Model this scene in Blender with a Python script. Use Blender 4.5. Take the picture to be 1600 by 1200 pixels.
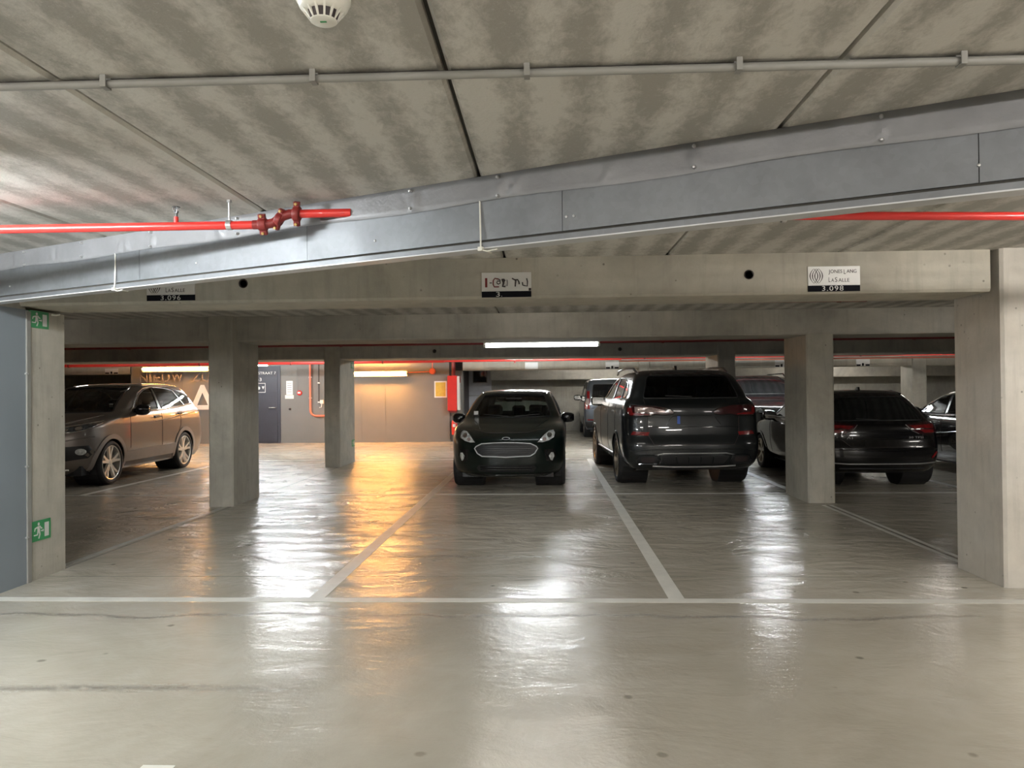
import bpy, bmesh, math, random
import numpy as np
from mathutils import Vector, Matrix
from mathutils.bvhtree import BVHTree
from mathutils.geometry import delaunay_2d_cdt
random.seed(7)
PI = math.pi
scene = bpy.context.scene
for o in list(bpy.data.objects): bpy.data.objects.remove(o)
COL = scene.collection

# ------------------------------------------------------------------ camera
YAW, PIT, ROLL, FPX, HC = 0.044826, 0.008447, 0.009760, 1200.0, 1.46
cd = bpy.data.cameras.new('camera'); cam = bpy.data.objects.new('camera', cd); COL.objects.link(cam)
cd.sensor_width = 36.0; cd.lens = FPX / 1600 * 36.0; cd.clip_start = 0.05; cd.clip_end = 200
cam.matrix_world = (Matrix.Translation((0, 0, HC)) @ Matrix.Rotation(YAW, 4, 'Z') @
                    Matrix.Rotation(PI/2 + PIT, 4, 'X') @ Matrix.Rotation(-ROLL, 4, 'Z'))
scene.camera = cam
# ------------------------------------------------------------------ world and exposure
w = bpy.data.worlds.new('world'); scene.world = w; w.use_nodes = True
w.node_tree.nodes['Background'].inputs[0].default_value = (0.6, 0.62, 0.65, 1)
w.node_tree.nodes['Background'].inputs[1].default_value = 0.0
scene.view_settings.view_transform = 'Standard'; scene.view_settings.look = 'None'
scene.view_settings.exposure = 0.15; scene.view_settings.gamma = 1.0
scene.view_settings.use_curve_mapping = False
COOL = (0.93, 0.98, 1.0); NEUT = (1.0, 0.955, 0.895); WARM = (1.0, 0.44, 0.105)
# tube lamps, some of them added fill: name-less table (x0, x1, y, z, colour, strength, label)
LAMPS = [
 (-0.90, 0.77, 11.05, 2.112, COOL, 17, 'long white tube lamp hanging from the beam above the dark green hatchback'),
 (-3.90, -2.48, 2.95, 2.385, COOL, 380, 'tube lamp out of frame at left, lighting the steel girder'),
 (2.75, 4.30, 3.30, 2.40, NEUT, 140, 'tube lamp out of frame at right, before the pitted column'),
 (-3.5, -2.0, -0.9, 2.385, NEUT, 215, 'added unseen fill lamp behind the viewer on the left'),  # fill lamp added out of view to brighten floor and ceiling
 (2.2, 3.7, -0.9, 2.385, NEUT, 290, 'added unseen fill lamp behind the viewer on the right'),  # added off-camera fill for the right-hand foreground
 (-0.8, 0.7, -4.6, 2.385, NEUT, 220, 'added unseen fill lamp far behind the viewer'),  # extra rear lamp, added to lift the overall brightness
 (6.0, 7.5, -1.2, 2.385, NEUT, 220, 'added unseen fill lamp behind the viewer far to the right'),  # added fill, lifts the right side from out of view
 (-8.85, -7.33, 20.0, 2.20, COOL, 160, 'white tube lamp in front of the dark stairwell door'),
 (-11.75, -9.75, 21.80, 2.185, WARM, 150, 'orange tube lamp above the raised grey wall lettering'),
 (-5.55, -3.98, 21.80, 1.985, WARM, 430, 'orange tube lamp on the grey wall beside the round red box'),
 (4.35, 5.85, 17.4, 2.37, COOL, 260, 'tube lamp behind the third beam above the parked cars'),
 (-6.85, -5.25, 17.8, 2.37, COOL, 300, 'tube lamp behind the third beam in front of the stairwell door'),
 (-0.75, 0.75, 7.9, 2.39, NEUT, 28, 'added fill lamp hidden between the first two beams'),  # hidden fill added to brighten the middle-bay columns
 (8.5, 10.0, 24.6, 2.37, NEUT, 120, 'added unseen fill lamp behind the far beam at far right'),  # added behind the beam to brighten the far right wall
 (-1.0, 0.5, 18.2, 2.37, COOL, 330, 'tube lamp behind the third beam in line with the aisle'),
 (1.2, 2.7, 24.6, 2.37, NEUT, 130, 'tube lamp behind the far beam before the block wall'),
 (9.0, 10.5, 19.0, 2.37, NEUT, 60, 'added unseen fill lamp behind the third beam far right'),  # added out of view to light the front of the far beam
 (-12.2, -10.7, 17.4, 2.37, NEUT, 40, 'tube lamp behind the third beam far left'),
 (7.3, 8.8, 8.3, 2.37, NEUT, 70, 'added fill lamp hidden beyond the right column'),  # hidden fill added for the second bay on the right
 (-9.2, -7.7, 8.3, 2.37, NEUT, 60, 'added fill lamp hidden beyond the blue wall'),  # hidden fill added for the second bay on the left
]

# ------------------------------------------------------------------ materials
def _nt(name):
    m = bpy.data.materials.new(name); m.use_nodes = True
    return m, m.node_tree, m.node_tree.nodes['Principled BSDF']
def N(nt, t, **kw):
    n = nt.nodes.new(t)
    for k, v in kw.items():
        if k in n.inputs: n.inputs[k].default_value = v
        else: setattr(n, k, v)
    return n
def L(nt, a, b): nt.links.new(a, b)
def mixc(nt, fac, a, b):
    n = nt.nodes.new('ShaderNodeMix'); n.data_type = 'RGBA'
    if isinstance(fac, (int, float)): n.inputs[0].default_value = fac
    else: L(nt, fac, n.inputs[0])
    for i, v in ((6, a), (7, b)):
        if isinstance(v, tuple): n.inputs[i].default_value = (*v[:3], 1)
        else: L(nt, v, n.inputs[i])
    return n.outputs[2]
def mth(nt, op, a, b=None, c=None, clamp=False):
    n = nt.nodes.new('ShaderNodeMath'); n.operation = op; n.use_clamp = clamp
    for i, v in enumerate((a, b, c)):
        if v is None: continue
        if isinstance(v, (int, float)): n.inputs[i].default_value = v
        else: L(nt, v, n.inputs[i])
    return n.outputs[0]
def ramp(nt, fac, p0, p1, v0=0.0, v1=1.0):
    n = nt.nodes.new('ShaderNodeMapRange'); n.clamp = True
    n.inputs[1].default_value = p0; n.inputs[2].default_value = p1
    n.inputs[3].default_value = v0; n.inputs[4].default_value = v1
    L(nt, fac, n.inputs[0]); return n.outputs[0]
def noise(nt, vec, scale, detail=4, rough=0.55, dist=0.0, sc=None):
    if sc is not None:
        mp = nt.nodes.new('ShaderNodeMapping'); mp.inputs['Scale'].default_value = sc
        L(nt, vec, mp.inputs[0]); vec = mp.outputs[0]
    n = nt.nodes.new('ShaderNodeTexNoise'); n.inputs['Scale'].default_value = scale
    n.inputs['Detail'].default_value = detail; n.inputs['Roughness'].default_value = rough
    n.inputs['Distortion'].default_value = dist
    L(nt, vec, n.inputs['Vector']); return n.outputs[0]
def bump(nt, h, strength, dist=0.01, normal=None):
    b = nt.nodes.new('ShaderNodeBump'); b.inputs['Strength'].default_value = strength
    b.inputs['Distance'].default_value = dist; L(nt, h, b.inputs['Height'])
    if normal is not None: L(nt, normal, b.inputs['Normal'])
    return b.outputs[0]
def pmat(name, col, rough=0.5, metal=0.0, coat=0.0, var=0.06, vscale=8.0, bmp=0.0, emit=None, es=0.0, spec=0.5):
    m, nt, p = _nt(name)
    tc = N(nt, 'ShaderNodeTexCoord')
    n = noise(nt, tc.outputs['Object'], vscale, 4)
    f = ramp(nt, n, 0.3, 0.7, 1 - var, 1 + var)
    vm = nt.nodes.new('ShaderNodeVectorMath'); vm.operation = 'SCALE'
    vm.inputs[0].default_value = col; L(nt, f, vm.inputs['Scale'])
    L(nt, vm.outputs[0], p.inputs['Base Color'])
    p.inputs['Roughness'].default_value = rough; p.inputs['Metallic'].default_value = metal
    p.inputs['Coat Weight'].default_value = coat; p.inputs['Coat Roughness'].default_value = 0.04
    p.inputs['Specular IOR Level'].default_value = spec
    if bmp: L(nt, bump(nt, noise(nt, tc.outputs['Object'], vscale * 4, 5), bmp), p.inputs['Normal'])
    if emit: p.inputs['Emission Color'].default_value = (*emit, 1); p.inputs['Emission Strength'].default_value = es
    return m
def concrete(name, col, dark=0.72, streak=True, pits=True, bmp=0.35, rough=0.85):
    m, nt, p = _nt(name); v = N(nt, 'ShaderNodeTexCoord').outputs['Object']
    big = ramp(nt, noise(nt, v, 1.1, 5, 0.6, 0.6), 0.35, 0.7, dark, 1.0)
    med = ramp(nt, noise(nt, v, 6.0, 6, 0.65), 0.3, 0.7, 0.9, 1.05)
    f = mth(nt, 'MULTIPLY', big, med)
    if streak:
        st = ramp(nt, noise(nt, v, 3.0, 5, 0.6, 0.0, (5, 5, 0.5)), 0.52, 0.75, 1.0, 0.84)
        f = mth(nt, 'MULTIPLY', f, st)
    h = noise(nt, v, 30, 6, 0.7)
    if pits:
        vo = N(nt, 'ShaderNodeTexVoronoi', Scale=11.0); L(nt, v, vo.inputs['Vector'])
        sel = ramp(nt, noise(nt, v, 2.2, 2), 0.50, 0.62)
        pit = mth(nt, 'MULTIPLY', ramp(nt, vo.outputs['Distance'], 0.06, 0.11, 1.0, 0.0), sel)
        f = mth(nt, 'MULTIPLY', f, ramp(nt, pit, 0, 1, 1.0, 0.45))
        h = mth(nt, 'SUBTRACT', h, pit)
    warm = tuple(c * k for c, k in zip(col, (1.03, 0.98, 0.90)))
    cc = mixc(nt, noise(nt, v, 2.3, 3), col, warm)
    vm = nt.nodes.new('ShaderNodeVectorMath'); vm.operation = 'SCALE'
    L(nt, cc, vm.inputs[0]); L(nt, f, vm.inputs['Scale'])
    L(nt, vm.outputs[0], p.inputs['Base Color'])
    p.inputs['Roughness'].default_value = rough; p.inputs['Specular IOR Level'].default_value = 0.3
    L(nt, bump(nt, h, bmp, 0.006), p.inputs['Normal'])
    return m
def ceiling_mat():
    m, nt, p = _nt('cast_ceiling_slab'); v = N(nt, 'ShaderNodeTexCoord').outputs['Object']
    sx = N(nt, 'ShaderNodeSeparateXYZ'); L(nt, v, sx.inputs[0])
    wob = noise(nt, v, 1.4, 4, 0.6)
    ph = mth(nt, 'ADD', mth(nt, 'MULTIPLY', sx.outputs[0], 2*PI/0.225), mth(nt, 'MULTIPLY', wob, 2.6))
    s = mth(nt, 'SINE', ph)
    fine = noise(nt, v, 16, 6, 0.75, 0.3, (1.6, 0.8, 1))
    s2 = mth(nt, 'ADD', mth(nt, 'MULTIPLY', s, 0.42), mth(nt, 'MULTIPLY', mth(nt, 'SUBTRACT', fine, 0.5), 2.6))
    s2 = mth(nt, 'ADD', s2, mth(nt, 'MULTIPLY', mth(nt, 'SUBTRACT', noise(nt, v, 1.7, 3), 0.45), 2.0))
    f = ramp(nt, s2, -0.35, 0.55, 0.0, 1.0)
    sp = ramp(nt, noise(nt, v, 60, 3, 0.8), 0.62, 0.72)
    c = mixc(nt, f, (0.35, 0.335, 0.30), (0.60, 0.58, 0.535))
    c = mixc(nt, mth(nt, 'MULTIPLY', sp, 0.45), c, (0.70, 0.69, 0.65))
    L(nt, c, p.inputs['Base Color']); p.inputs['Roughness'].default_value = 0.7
    L(nt, bump(nt, mth(nt, 'ADD', fine, noise(nt, v, 70, 3)), 0.35, 0.004), p.inputs['Normal'])
    return m
def floor_mat():
    m, nt, p = _nt('polished_concrete_floor'); v = N(nt, 'ShaderNodeTexCoord').outputs['Object']
    sx = N(nt, 'ShaderNodeSeparateXYZ'); L(nt, v, sx.inputs[0]); X, Y = sx.outputs[0], sx.outputs[1]
    a = ramp(nt, noise(nt, v, 0.55, 5, 0.6, 0.8), 0.32, 0.70)
    b = ramp(nt, noise(nt, v, 2.6, 6, 0.62, 0.4), 0.30, 0.72)
    c = mixc(nt, a, (0.335, 0.305, 0.250), (0.50, 0.470, 0.405))
    c = mixc(nt, mth(nt, 'MULTIPLY', b, 0.5), c, (0.34, 0.31, 0.25))
    # worn crack bands running across the bay
    tot = None
    for (yc, wid, x0, x1, amp) in ((4.98, 0.026, -4.2, 2.9, 0.55), (3.74, 0.036, -3.3, -1.05, 0.16), (3.66, 0.012, -0.1, 0.15, 0.1),
                              (7.75, 0.05, -2.6, -0.9, 0.9), (6.75, 0.03, -1.7, 0.2, 0.8)):
        d = mth(nt, 'ABSOLUTE', mth(nt, 'SUBTRACT', mth(nt, 'ADD', Y, mth(nt, 'MULTIPLY', mth(nt, 'SUBTRACT', noise(nt, v, 0.9, 4, 0.6, 0, (1, 0, 0)), 0.5), amp)), yc))
        k = ramp(nt, d, 0.0, wid * 1.6, 1.0, 0.0)
        k = mth(nt, 'MULTIPLY', k, ramp(nt, noise(nt, v, 22, 5, 0.75, 0, (0.7, 1.4, 1)), 0.40, 0.52))
        k = mth(nt, 'MULTIPLY', k, ramp(nt, X, x0, x0 + 0.7)); k = mth(nt, 'MULTIPLY', k, ramp(nt, X, x1 - 0.7, x1, 1.0, 0.0))
        tot = k if tot is None else mth(nt, 'MAXIMUM', tot, k)
    c = mixc(nt, mth(nt, 'MULTIPLY', tot, 0.85), c, (0.10, 0.09, 0.075))
    # drip spots
    vo = N(nt, 'ShaderNodeTexVoronoi', Scale=3.0); L(nt, v, vo.inputs['Vector'])
    spot = mth(nt, 'MULTIPLY', ramp(nt, mth(nt, 'ADD', vo.outputs['Distance'], mth(nt, 'MULTIPLY', noise(nt, v, 30, 3), 0.05)), 0.07, 0.11, 1.0, 0.0), ramp(nt, noise(nt, v, 0.8, 1), 0.42, 0.5))
    c = mixc(nt, mth(nt, 'MULTIPLY', spot, 0.7), c, (0.12, 0.105, 0.085))
    # saw-cut joints
    for yj in (6.03,):
        d = mth(nt, 'ABSOLUTE', mth(nt, 'SUBTRACT', Y, yj))
        c = mixc(nt, ramp(nt, d, 0.003, 0.008, 0.75, 0.0), c, (0.09, 0.085, 0.075))
    L(nt, c, p.inputs['Base Color'])
    r = ramp(nt, noise(nt, v, 1.5, 6, 0.65, 0.5), 0.3, 0.7, 0.16, 0.27)
    r = mth(nt, 'ADD', r, mth(nt, 'MULTIPLY', tot, 0.3)); L(nt, r, p.inputs['Roughness'])
    p.inputs['IOR'].default_value = 1.52; p.inputs['Specular IOR Level'].default_value = 0.62
    wv = noise(nt, v, 2.4, 6, 0.6, 0.8, (0.8, 1.5, 1))
    far = ramp(nt, Y, 5.0, 8.5, 0.14, 1.25)
    wv = mth(nt, 'MULTIPLY', wv, far)
    h = mth(nt, 'ADD', wv, mth(nt, 'MULTIPLY', noise(nt, v, 20, 4, 0.6), 0.03))
    L(nt, bump(nt, h, 0.75, 0.07), p.inputs['Normal'])
    return m
def steel_mat():
    m, nt, p = _nt('galvanised_sheet'); v = N(nt, 'ShaderNodeTexCoord').outputs['Object']
    vo = N(nt, 'ShaderNodeTexVoronoi', Scale=40.0); L(nt, v, vo.inputs['Vector'])
    n = noise(nt, v, 5, 5)
    c = mixc(nt, ramp(nt, n, 0.3, 0.7), (0.16, 0.168, 0.178), (0.215, 0.225, 0.24))
    c = mixc(nt, mth(nt, 'MULTIPLY', vo.outputs['Color'], 0.12), c, (0.36, 0.38, 0.40))
    L(nt, c, p.inputs['Base Color']); p.inputs['Metallic'].default_value = 0.6
    L(nt, ramp(nt, n, 0.3, 0.7, 0.42, 0.58), p.inputs['Roughness'])
    L(nt, bump(nt, noise(nt, v, 2.5, 3), 0.12, 0.01), p.inputs['Normal'])
    return m
def paint(name, col, rough=0.28, metal=0.4, flake=True):
    m, nt, p = _nt(name); v = N(nt, 'ShaderNodeTexCoord').outputs['Object']
    c = mixc(nt, ramp(nt, noise(nt, v, 400, 1), 0.4, 0.6), tuple(x*0.9 for x in col), tuple(min(1, x*1.1) for x in col))
    L(nt, c, p.inputs['Base Color']); p.inputs['Metallic'].default_value = metal; p.inputs['Roughness'].default_value = rough
    p.inputs['Coat Weight'].default_value = 0.8; p.inputs['Coat Roughness'].default_value = 0.03; p.inputs['Specular IOR Level'].default_value = 0.3
    return m
def glass_mat(name, tint, dens):
    m = bpy.data.materials.new(name); m.use_nodes = True; nt = m.node_tree; nt.nodes.clear()
    out = N(nt, 'ShaderNodeOutputMaterial'); t = N(nt, 'ShaderNodeBsdfTransparent'); g = N(nt, 'ShaderNodeBsdfGlossy')
    g.inputs['Roughness'].default_value = 0.02; t.inputs['Color'].default_value = (*[x * dens for x in tint], 1)
    fr = N(nt, 'ShaderNodeFresnel', IOR=1.5); mx = N(nt, 'ShaderNodeMixShader')
    L(nt, fr.outputs[0], mx.inputs[0]); L(nt, t.outputs[0], mx.inputs[1]); L(nt, g.outputs[0], mx.inputs[2])
    L(nt, mx.outputs[0], out.inputs[0]); return m
M = {}
M['col'] = concrete('column_concrete', (0.50, 0.485, 0.43))
M['col_bright'] = concrete('pitted_column_concrete', (0.56, 0.54, 0.50), 0.85)
M['beam'] = concrete('beam_concrete', (0.50, 0.48, 0.42), 0.74)
M['beam_dark'] = concrete('dark_beam_concrete', (0.50, 0.485, 0.44), 0.66)  # beam concrete with deeper dark blotches
M['block'] = concrete('wall_concrete', (0.42, 0.41, 0.37), 0.7)
M['ceil'] = ceiling_mat(); M['floor'] = floor_mat(); M['steel'] = steel_mat()
M['joint'] = pmat('joint_filler', (0.05, 0.047, 0.04), 0.9)
M['foil'] = pmat('wrinkled_foil', (0.20, 0.20, 0.208), 0.45, 0.2, var=0.12, vscale=4, bmp=0.35)
M['core'] = pmat('grey_wall_paint', (0.19, 0.182, 0.168), 0.75, var=0.05, vscale=1.5)
M['bluewall'] = pmat('blue_grey_wall_paint', (0.20, 0.23, 0.255), 0.38, var=0.05, vscale=1.2)
M['line'] = pmat('road_marking_paint', (0.60, 0.59, 0.54), 0.45, var=0.10, vscale=5)
M['line_worn'] = pmat('worn_marking_paint', (0.36, 0.355, 0.32), 0.45, var=0.25, vscale=9)
M['red'] = pmat('red_pipe_paint', (0.62, 0.028, 0.022), 0.35, coat=0.3, var=0.04)
M['darkred'] = pmat('dark_red_cast_iron', (0.20, 0.018, 0.016), 0.45, var=0.15, vscale=20, bmp=0.2)
M['salmon'] = pmat('salmon_pipe', (0.75, 0.20, 0.12), 0.4)
M['orange'] = pmat('orange_box', (0.85, 0.16, 0.06), 0.45)
M['rim'] = pmat('pale_sheet_edge', (0.55, 0.56, 0.57), 0.4, 0.1)
M['conduit'] = pmat('grey_conduit', (0.24, 0.235, 0.215), 0.5)
M['zinc'] = pmat('zinc_metal', (0.55, 0.55, 0.55), 0.35, 0.8)
M['brass'] = pmat('brass', (0.75, 0.55, 0.22), 0.3, 0.9)
M['white'] = pmat('white_plastic', (0.72, 0.71, 0.64), 0.4)
M['sign'] = pmat('sign_white', (0.66, 0.65, 0.62), 0.35, var=0.03)
M['signblk'] = pmat('sign_black', (0.004, 0.004, 0.008), 0.7, spec=0.15)
M['ink'] = pmat('black_ink', (0.03, 0.02, 0.02), 0.5)
M['redink'] = pmat('dark_red_ink', (0.16, 0.012, 0.012), 0.5)
M['green'] = pmat('exit_green', (0.035, 0.26, 0.09), 0.4)
M['black'] = pmat('black_plastic', (0.012, 0.012, 0.013), 0.45)
M['gloss'] = pmat('gloss_black', (0.006, 0.006, 0.007), 0.12, coat=0.5)
M['rubber'] = pmat('tyre_rubber', (0.014, 0.014, 0.015), 0.75, var=0.15, vscale=30)
M['alloy'] = pmat('alloy_rim', (0.70, 0.68, 0.64), 0.28, 0.7)
M['alloydark'] = pmat('dark_alloy_rim', (0.30, 0.26, 0.21), 0.3, 0.85)
M['disc'] = pmat('brake_disc', (0.12, 0.12, 0.12), 0.4, 0.7)
M['chrome'] = pmat('chrome', (0.80, 0.80, 0.80), 0.12, 1.0, var=0.02)
M['satin'] = pmat('satin_trim', (0.42, 0.42, 0.42), 0.3, 0.8)
M['lamp_in'] = pmat('headlamp_reflector', (0.72, 0.75, 0.74), 0.15, 0.35, coat=1.0, var=0.45, vscale=22)
M['lamp_smoke'] = pmat('dark_headlamp', (0.10, 0.11, 0.12), 0.1, 0.6, coat=1.0, var=0.6, vscale=20)
M['redlamp'] = pmat('red_lamp_lens', (0.20, 0.008, 0.010), 0.15, coat=1.0, var=0.35, vscale=18)
M['redlampD'] = pmat('dark_red_lamp_lens', (0.045, 0.005, 0.008), 0.12, coat=1.0, var=0.3, vscale=18)
M['clearlamp'] = pmat('clear_lamp_lens', (0.45, 0.36, 0.34), 0.12, 0.3, coat=1.0, var=0.3, vscale=30)
M['darkglass'] = pmat('privacy_glass', (0.006, 0.007, 0.008), 0.06, coat=0.6, var=0.02)
M['glass'] = glass_mat('car_glass', (0.80, 0.90, 0.86), 0.62)
M['glassd'] = glass_mat('tinted_car_glass', (0.80, 0.82, 0.82), 0.5)
M['seat'] = pmat('seat_fabric', (0.022, 0.024, 0.026), 0.8)
M['seatL'] = pmat('seat_grey_fabric', (0.07, 0.075, 0.075), 0.8)
M['door'] = pmat('anthracite_door', (0.040, 0.042, 0.055), 0.5)
M['paper'] = pmat('paper', (0.75, 0.75, 0.72), 0.7)
M['yellow'] = pmat('yellow_plan_board', (0.62, 0.45, 0.07), 0.5, var=0.10, vscale=14)
M['blueplate'] = pmat('plate_blue', (0.02, 0.10, 0.50), 0.4)
M['cabwhite'] = pmat('grey_white_door_paint', (0.60, 0.61, 0.65), 0.5)
M['letter'] = pmat('letter_grey_paint', (0.13, 0.12, 0.13), 0.4)
M['letterW'] = pmat('letter_white_paint', (0.78, 0.76, 0.73), 0.6)
M['p_fiesta'] = paint('dark_green_car_paint', (0.0022, 0.008, 0.0062), 0.3, 0.2)
M['p_suv'] = paint('dark_grey_car_paint', (0.010, 0.0125, 0.0138), 0.28, 0.2)
M['p_brown'] = paint('bronze_grey_car_paint', (0.20, 0.172, 0.152), 0.32, 0.5)
M['p_black'] = paint('black_car_paint', (0.003, 0.003, 0.004), 0.2, 0.0)
M['p_van'] = paint('blue_grey_car_paint', (0.085, 0.095, 0.11), 0.35, 0.4)
M['clad'] = pmat('grey_cladding', (0.27, 0.235, 0.21), 0.45, var=0.05)
_em = {}
def emit(c, s):
    k = (c, s)
    if k not in _em:
        m, nt, p = _nt('lamp_glow'); p.inputs['Base Color'].default_value = (0.8, 0.8, 0.8, 1)
        p.inputs['Emission Color'].default_value = (*c, 1); p.inputs['Emission Strength'].default_value = s
        _em[k] = m
    return _em[k]

# ------------------------------------------------------------------ object helpers
def tag(o, label=None, cat=None, group=None, kind=None):
    if label: o['label'] = label
    if cat: o['category'] = cat
    if group: o['group'] = group
    if kind: o['kind'] = kind
    return o
def empty(name, loc, rz=0, label=None, cat=None, group=None):
    o = bpy.data.objects.new(name, None); COL.objects.link(o); o.location = loc; o.rotation_euler = (0, 0, rz)
    o.empty_display_size = 0.1
    return tag(o, label, cat, group)
def link(name, me, mat, parent=None, smooth=False):
    o = bpy.data.objects.new(name, me); COL.objects.link(o)
    if mat is not None and not me.materials: me.materials.append(mat)
    if smooth:
        for p in me.polygons: p.use_smooth = True
    if parent: o.parent = parent
    return o
def copy_tree(o, parent=None):
    c = o.copy(); COL.objects.link(c); c.parent = parent
    for ch in list(o.children): copy_tree(ch, c)
    return c
class MB:
    def __init__(s): s.v = []; s.f = []
    def add(s, vs, fs):
        b = len(s.v); s.v += [tuple(v) for v in vs]; s.f += [[i + b for i in f] for f in fs]; return s
    def box(s, x0, x1, y0, y1, z0, z1):
        return s.add([(x0,y0,z0),(x1,y0,z0),(x1,y1,z0),(x0,y1,z0),(x0,y0,z1),(x1,y0,z1),(x1,y1,z1),(x0,y1,z1)],
                     [(0,3,2,1),(4,5,6,7),(0,1,5,4),(1,2,6,5),(2,3,7,6),(3,0,4,7)])
    def cham(s, x0, x1, y0, y1, z0, z1, c=0.02):   # box with vertical chamfered edges
        p = [(x0+c,y0),(x1-c,y0),(x1,y0+c),(x1,y1-c),(x1-c,y1),(x0+c,y1),(x0,y1-c),(x0,y0+c)]
        return s.prism(p, z0, z1)
    def prism(s, p, z0, z1):
        n = len(p)
        return s.add([(x,y,z0) for x,y in p] + [(x,y,z1) for x,y in p],
                     [tuple(range(n-1,-1,-1)), tuple(range(n,2*n))] + [(i,(i+1)%n,n+(i+1)%n,n+i) for i in range(n)])
    def prof(s, p, x0, x1):   # (y,z) outline extruded along x
        n = len(p)
        return s.add([(x0,y,z) for y,z in p] + [(x1,y,z) for y,z in p],
                     [tuple(range(n)), tuple(range(2*n-1,n-1,-1))] + [(i,n+i,n+(i+1)%n,(i+1)%n) for i in range(n)])
    def tube(s, pts, r, n=10, closed=False, caps=True):
        pts = [Vector(p) for p in pts]; m = len(pts); rings = []
        up = None
        for i, p in enumerate(pts):
            a = pts[i-1] if (i > 0 or closed) else p; b = pts[(i+1) % m] if (i < m-1 or closed) else p
            t = (b - a)
            if t.length < 1e-9: t = Vector((1,0,0))
            t.normalize()
            if up is None:
                up = Vector((0,0,1)) if abs(t.z) < 0.9 else Vector((1,0,0))
            up = (up - t * up.dot(t)).normalized(); sd = t.cross(up)
            rr = r[i] if isinstance(r, (list, tuple)) else r
            rings.append([p + (up*math.cos(2*PI*k/n) + sd*math.sin(2*PI*k/n)) * rr for k in range(n)])
        vs = [v for R in rings for v in R]; fs = []
        for i in range(m if closed else m-1):
            a = i*n; b = ((i+1) % m)*n
            for k in range(n): fs.append((a+k, a+(k+1)%n, b+(k+1)%n, b+k))
        if caps and not closed: fs.append(tuple(range(n-1,-1,-1))); fs.append(tuple((m-1)*n+k for k in range(n)))
        return s.add(vs, fs)
    def lathe(s, prof, n=24, axis='z', c=(0,0,0), closed=False):   # prof: (r, h)
        vs = []; fs = []; m = len(prof)
        for r, h in prof:
            for k in range(n):
                a = 2*PI*k/n; u, v_ = r*math.cos(a), r*math.sin(a)
                P = (u, v_, h) if axis == 'z' else ((h, u, v_) if axis == 'x' else (u, h, v_))
                vs.append((P[0]+c[0], P[1]+c[1], P[2]+c[2]))
        for i in range(m if closed else m-1):
            j = (i+1) % m
            for k in range(n): fs.append((i*n+k, i*n+(k+1)%n, j*n+(k+1)%n, j*n+k))
        return s.add(vs, fs)
    def build(s, name, mat, parent=None, smooth=False, bevel=0):
        me = bpy.data.meshes.new(name); me.from_pydata([tuple(v) for v in s.v], [], s.f); me.update()
        bm = bmesh.new(); bm.from_mesh(me); bmesh.ops.recalc_face_normals(bm, faces=bm.faces)
        if bevel: bmesh.ops.bevel(bm, geom=bm.edges[:] , offset=bevel, segments=1, affect='EDGES', profile=0.5)
        bm.to_mesh(me); bm.free()
        if smooth:
            me.polygons.foreach_set('use_smooth', [True]*len(me.polygons)); me.set_sharp_from_angle(angle=math.radians(38))
        return link(name, me, mat, parent)
def struct(name, mb, mat, parent=None, **k):
    o = mb.build(name, mat, parent, **k)
    if parent is None: o['kind'] = 'structure'
    return o
def thing(name, mb, mat, label, cat, group=None, **k):
    return tag(mb.build(name, mat, **k), label, cat, group)
def text(s, width, height, loc, mat, parent=None, name='lettering', rot=(PI/2,0,0), ext=0.001, align='CENTER', sp=1.0):
    cu = bpy.data.curves.new(name, 'FONT'); cu.body = s; cu.size = 1.0; cu.extrude = 0.0; cu.resolution_u = 3
    cu.space_character = sp
    ob = bpy.data.objects.new(name, cu); COL.objects.link(ob)
    bpy.context.view_layer.update()
    me = bpy.data.meshes.new_from_object(ob.evaluated_get(bpy.context.evaluated_depsgraph_get()))
    bpy.data.objects.remove(ob)
    co = np.array([v.co[:] for v in me.vertices]); lo = co.min(0); hi = co.max(0)
    sx = width / (hi[0]-lo[0]); sy = height / (hi[1]-lo[1])
    for v in me.vertices:
        v.co = ((v.co.x - (lo[0]+hi[0])/2)*sx, (v.co.y - (lo[1]+hi[1])/2)*sy, 0)
    bm = bmesh.new(); bm.from_mesh(me)
    bmesh.ops.remove_doubles(bm, verts=bm.verts, dist=1e-6)
    if ext:
        r = bmesh.ops.extrude_face_region(bm, geom=bm.faces[:])
        bmesh.ops.translate(bm, verts=[g for g in r['geom'] if isinstance(g, bmesh.types.BMVert)], vec=(0,0,ext))
    bmesh.ops.recalc_face_normals(bm, faces=bm.faces)
    bm.to_mesh(me); bm.free(); me.materials.clear()
    o = link(name, me, mat, parent); o.location = loc; o.rotation_euler = rot
    return o
def pip(p, poly):
    x, y = p; c = False; n = len(poly); j = n-1
    for i in range(n):
        xi, yi = poly[i]; xj, yj = poly[j]
        if (yi > y) != (yj > y) and x < (xj-xi)*(y-yi)/(yj-yi)+xi: c = not c
        j = i
    return c
def near(p, poly):
    best = None; bd = 1e9; P = Vector(p)
    for i in range(len(poly)):
        a = Vector(poly[i]); b = Vector(poly[(i+1) % len(poly)]); d = b-a
        t = max(0, min(1, (P-a).dot(d)/max(d.length_squared, 1e-12))); q = a + d*t
        if (q-P).length < bd: bd = (q-P).length; best = q
    return best, bd
def rnd(poly, r=0.03, k=3):      # round the corners of a polygon
    out = []; n = len(poly)
    for i in range(n):
        p = Vector(poly[i]); a = Vector(poly[i-1]); b = Vector(poly[(i+1) % n])
        ra = min(r, (a-p).length*0.45); rb = min(r, (b-p).length*0.45)
        A = p + (a-p).normalized()*ra; B = p + (b-p).normalized()*rb
        for j in range(k+1):
            t = j/k; out.append(tuple(A*(1-t)**2 + p*2*t*(1-t) + B*t*t))
    return out
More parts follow.
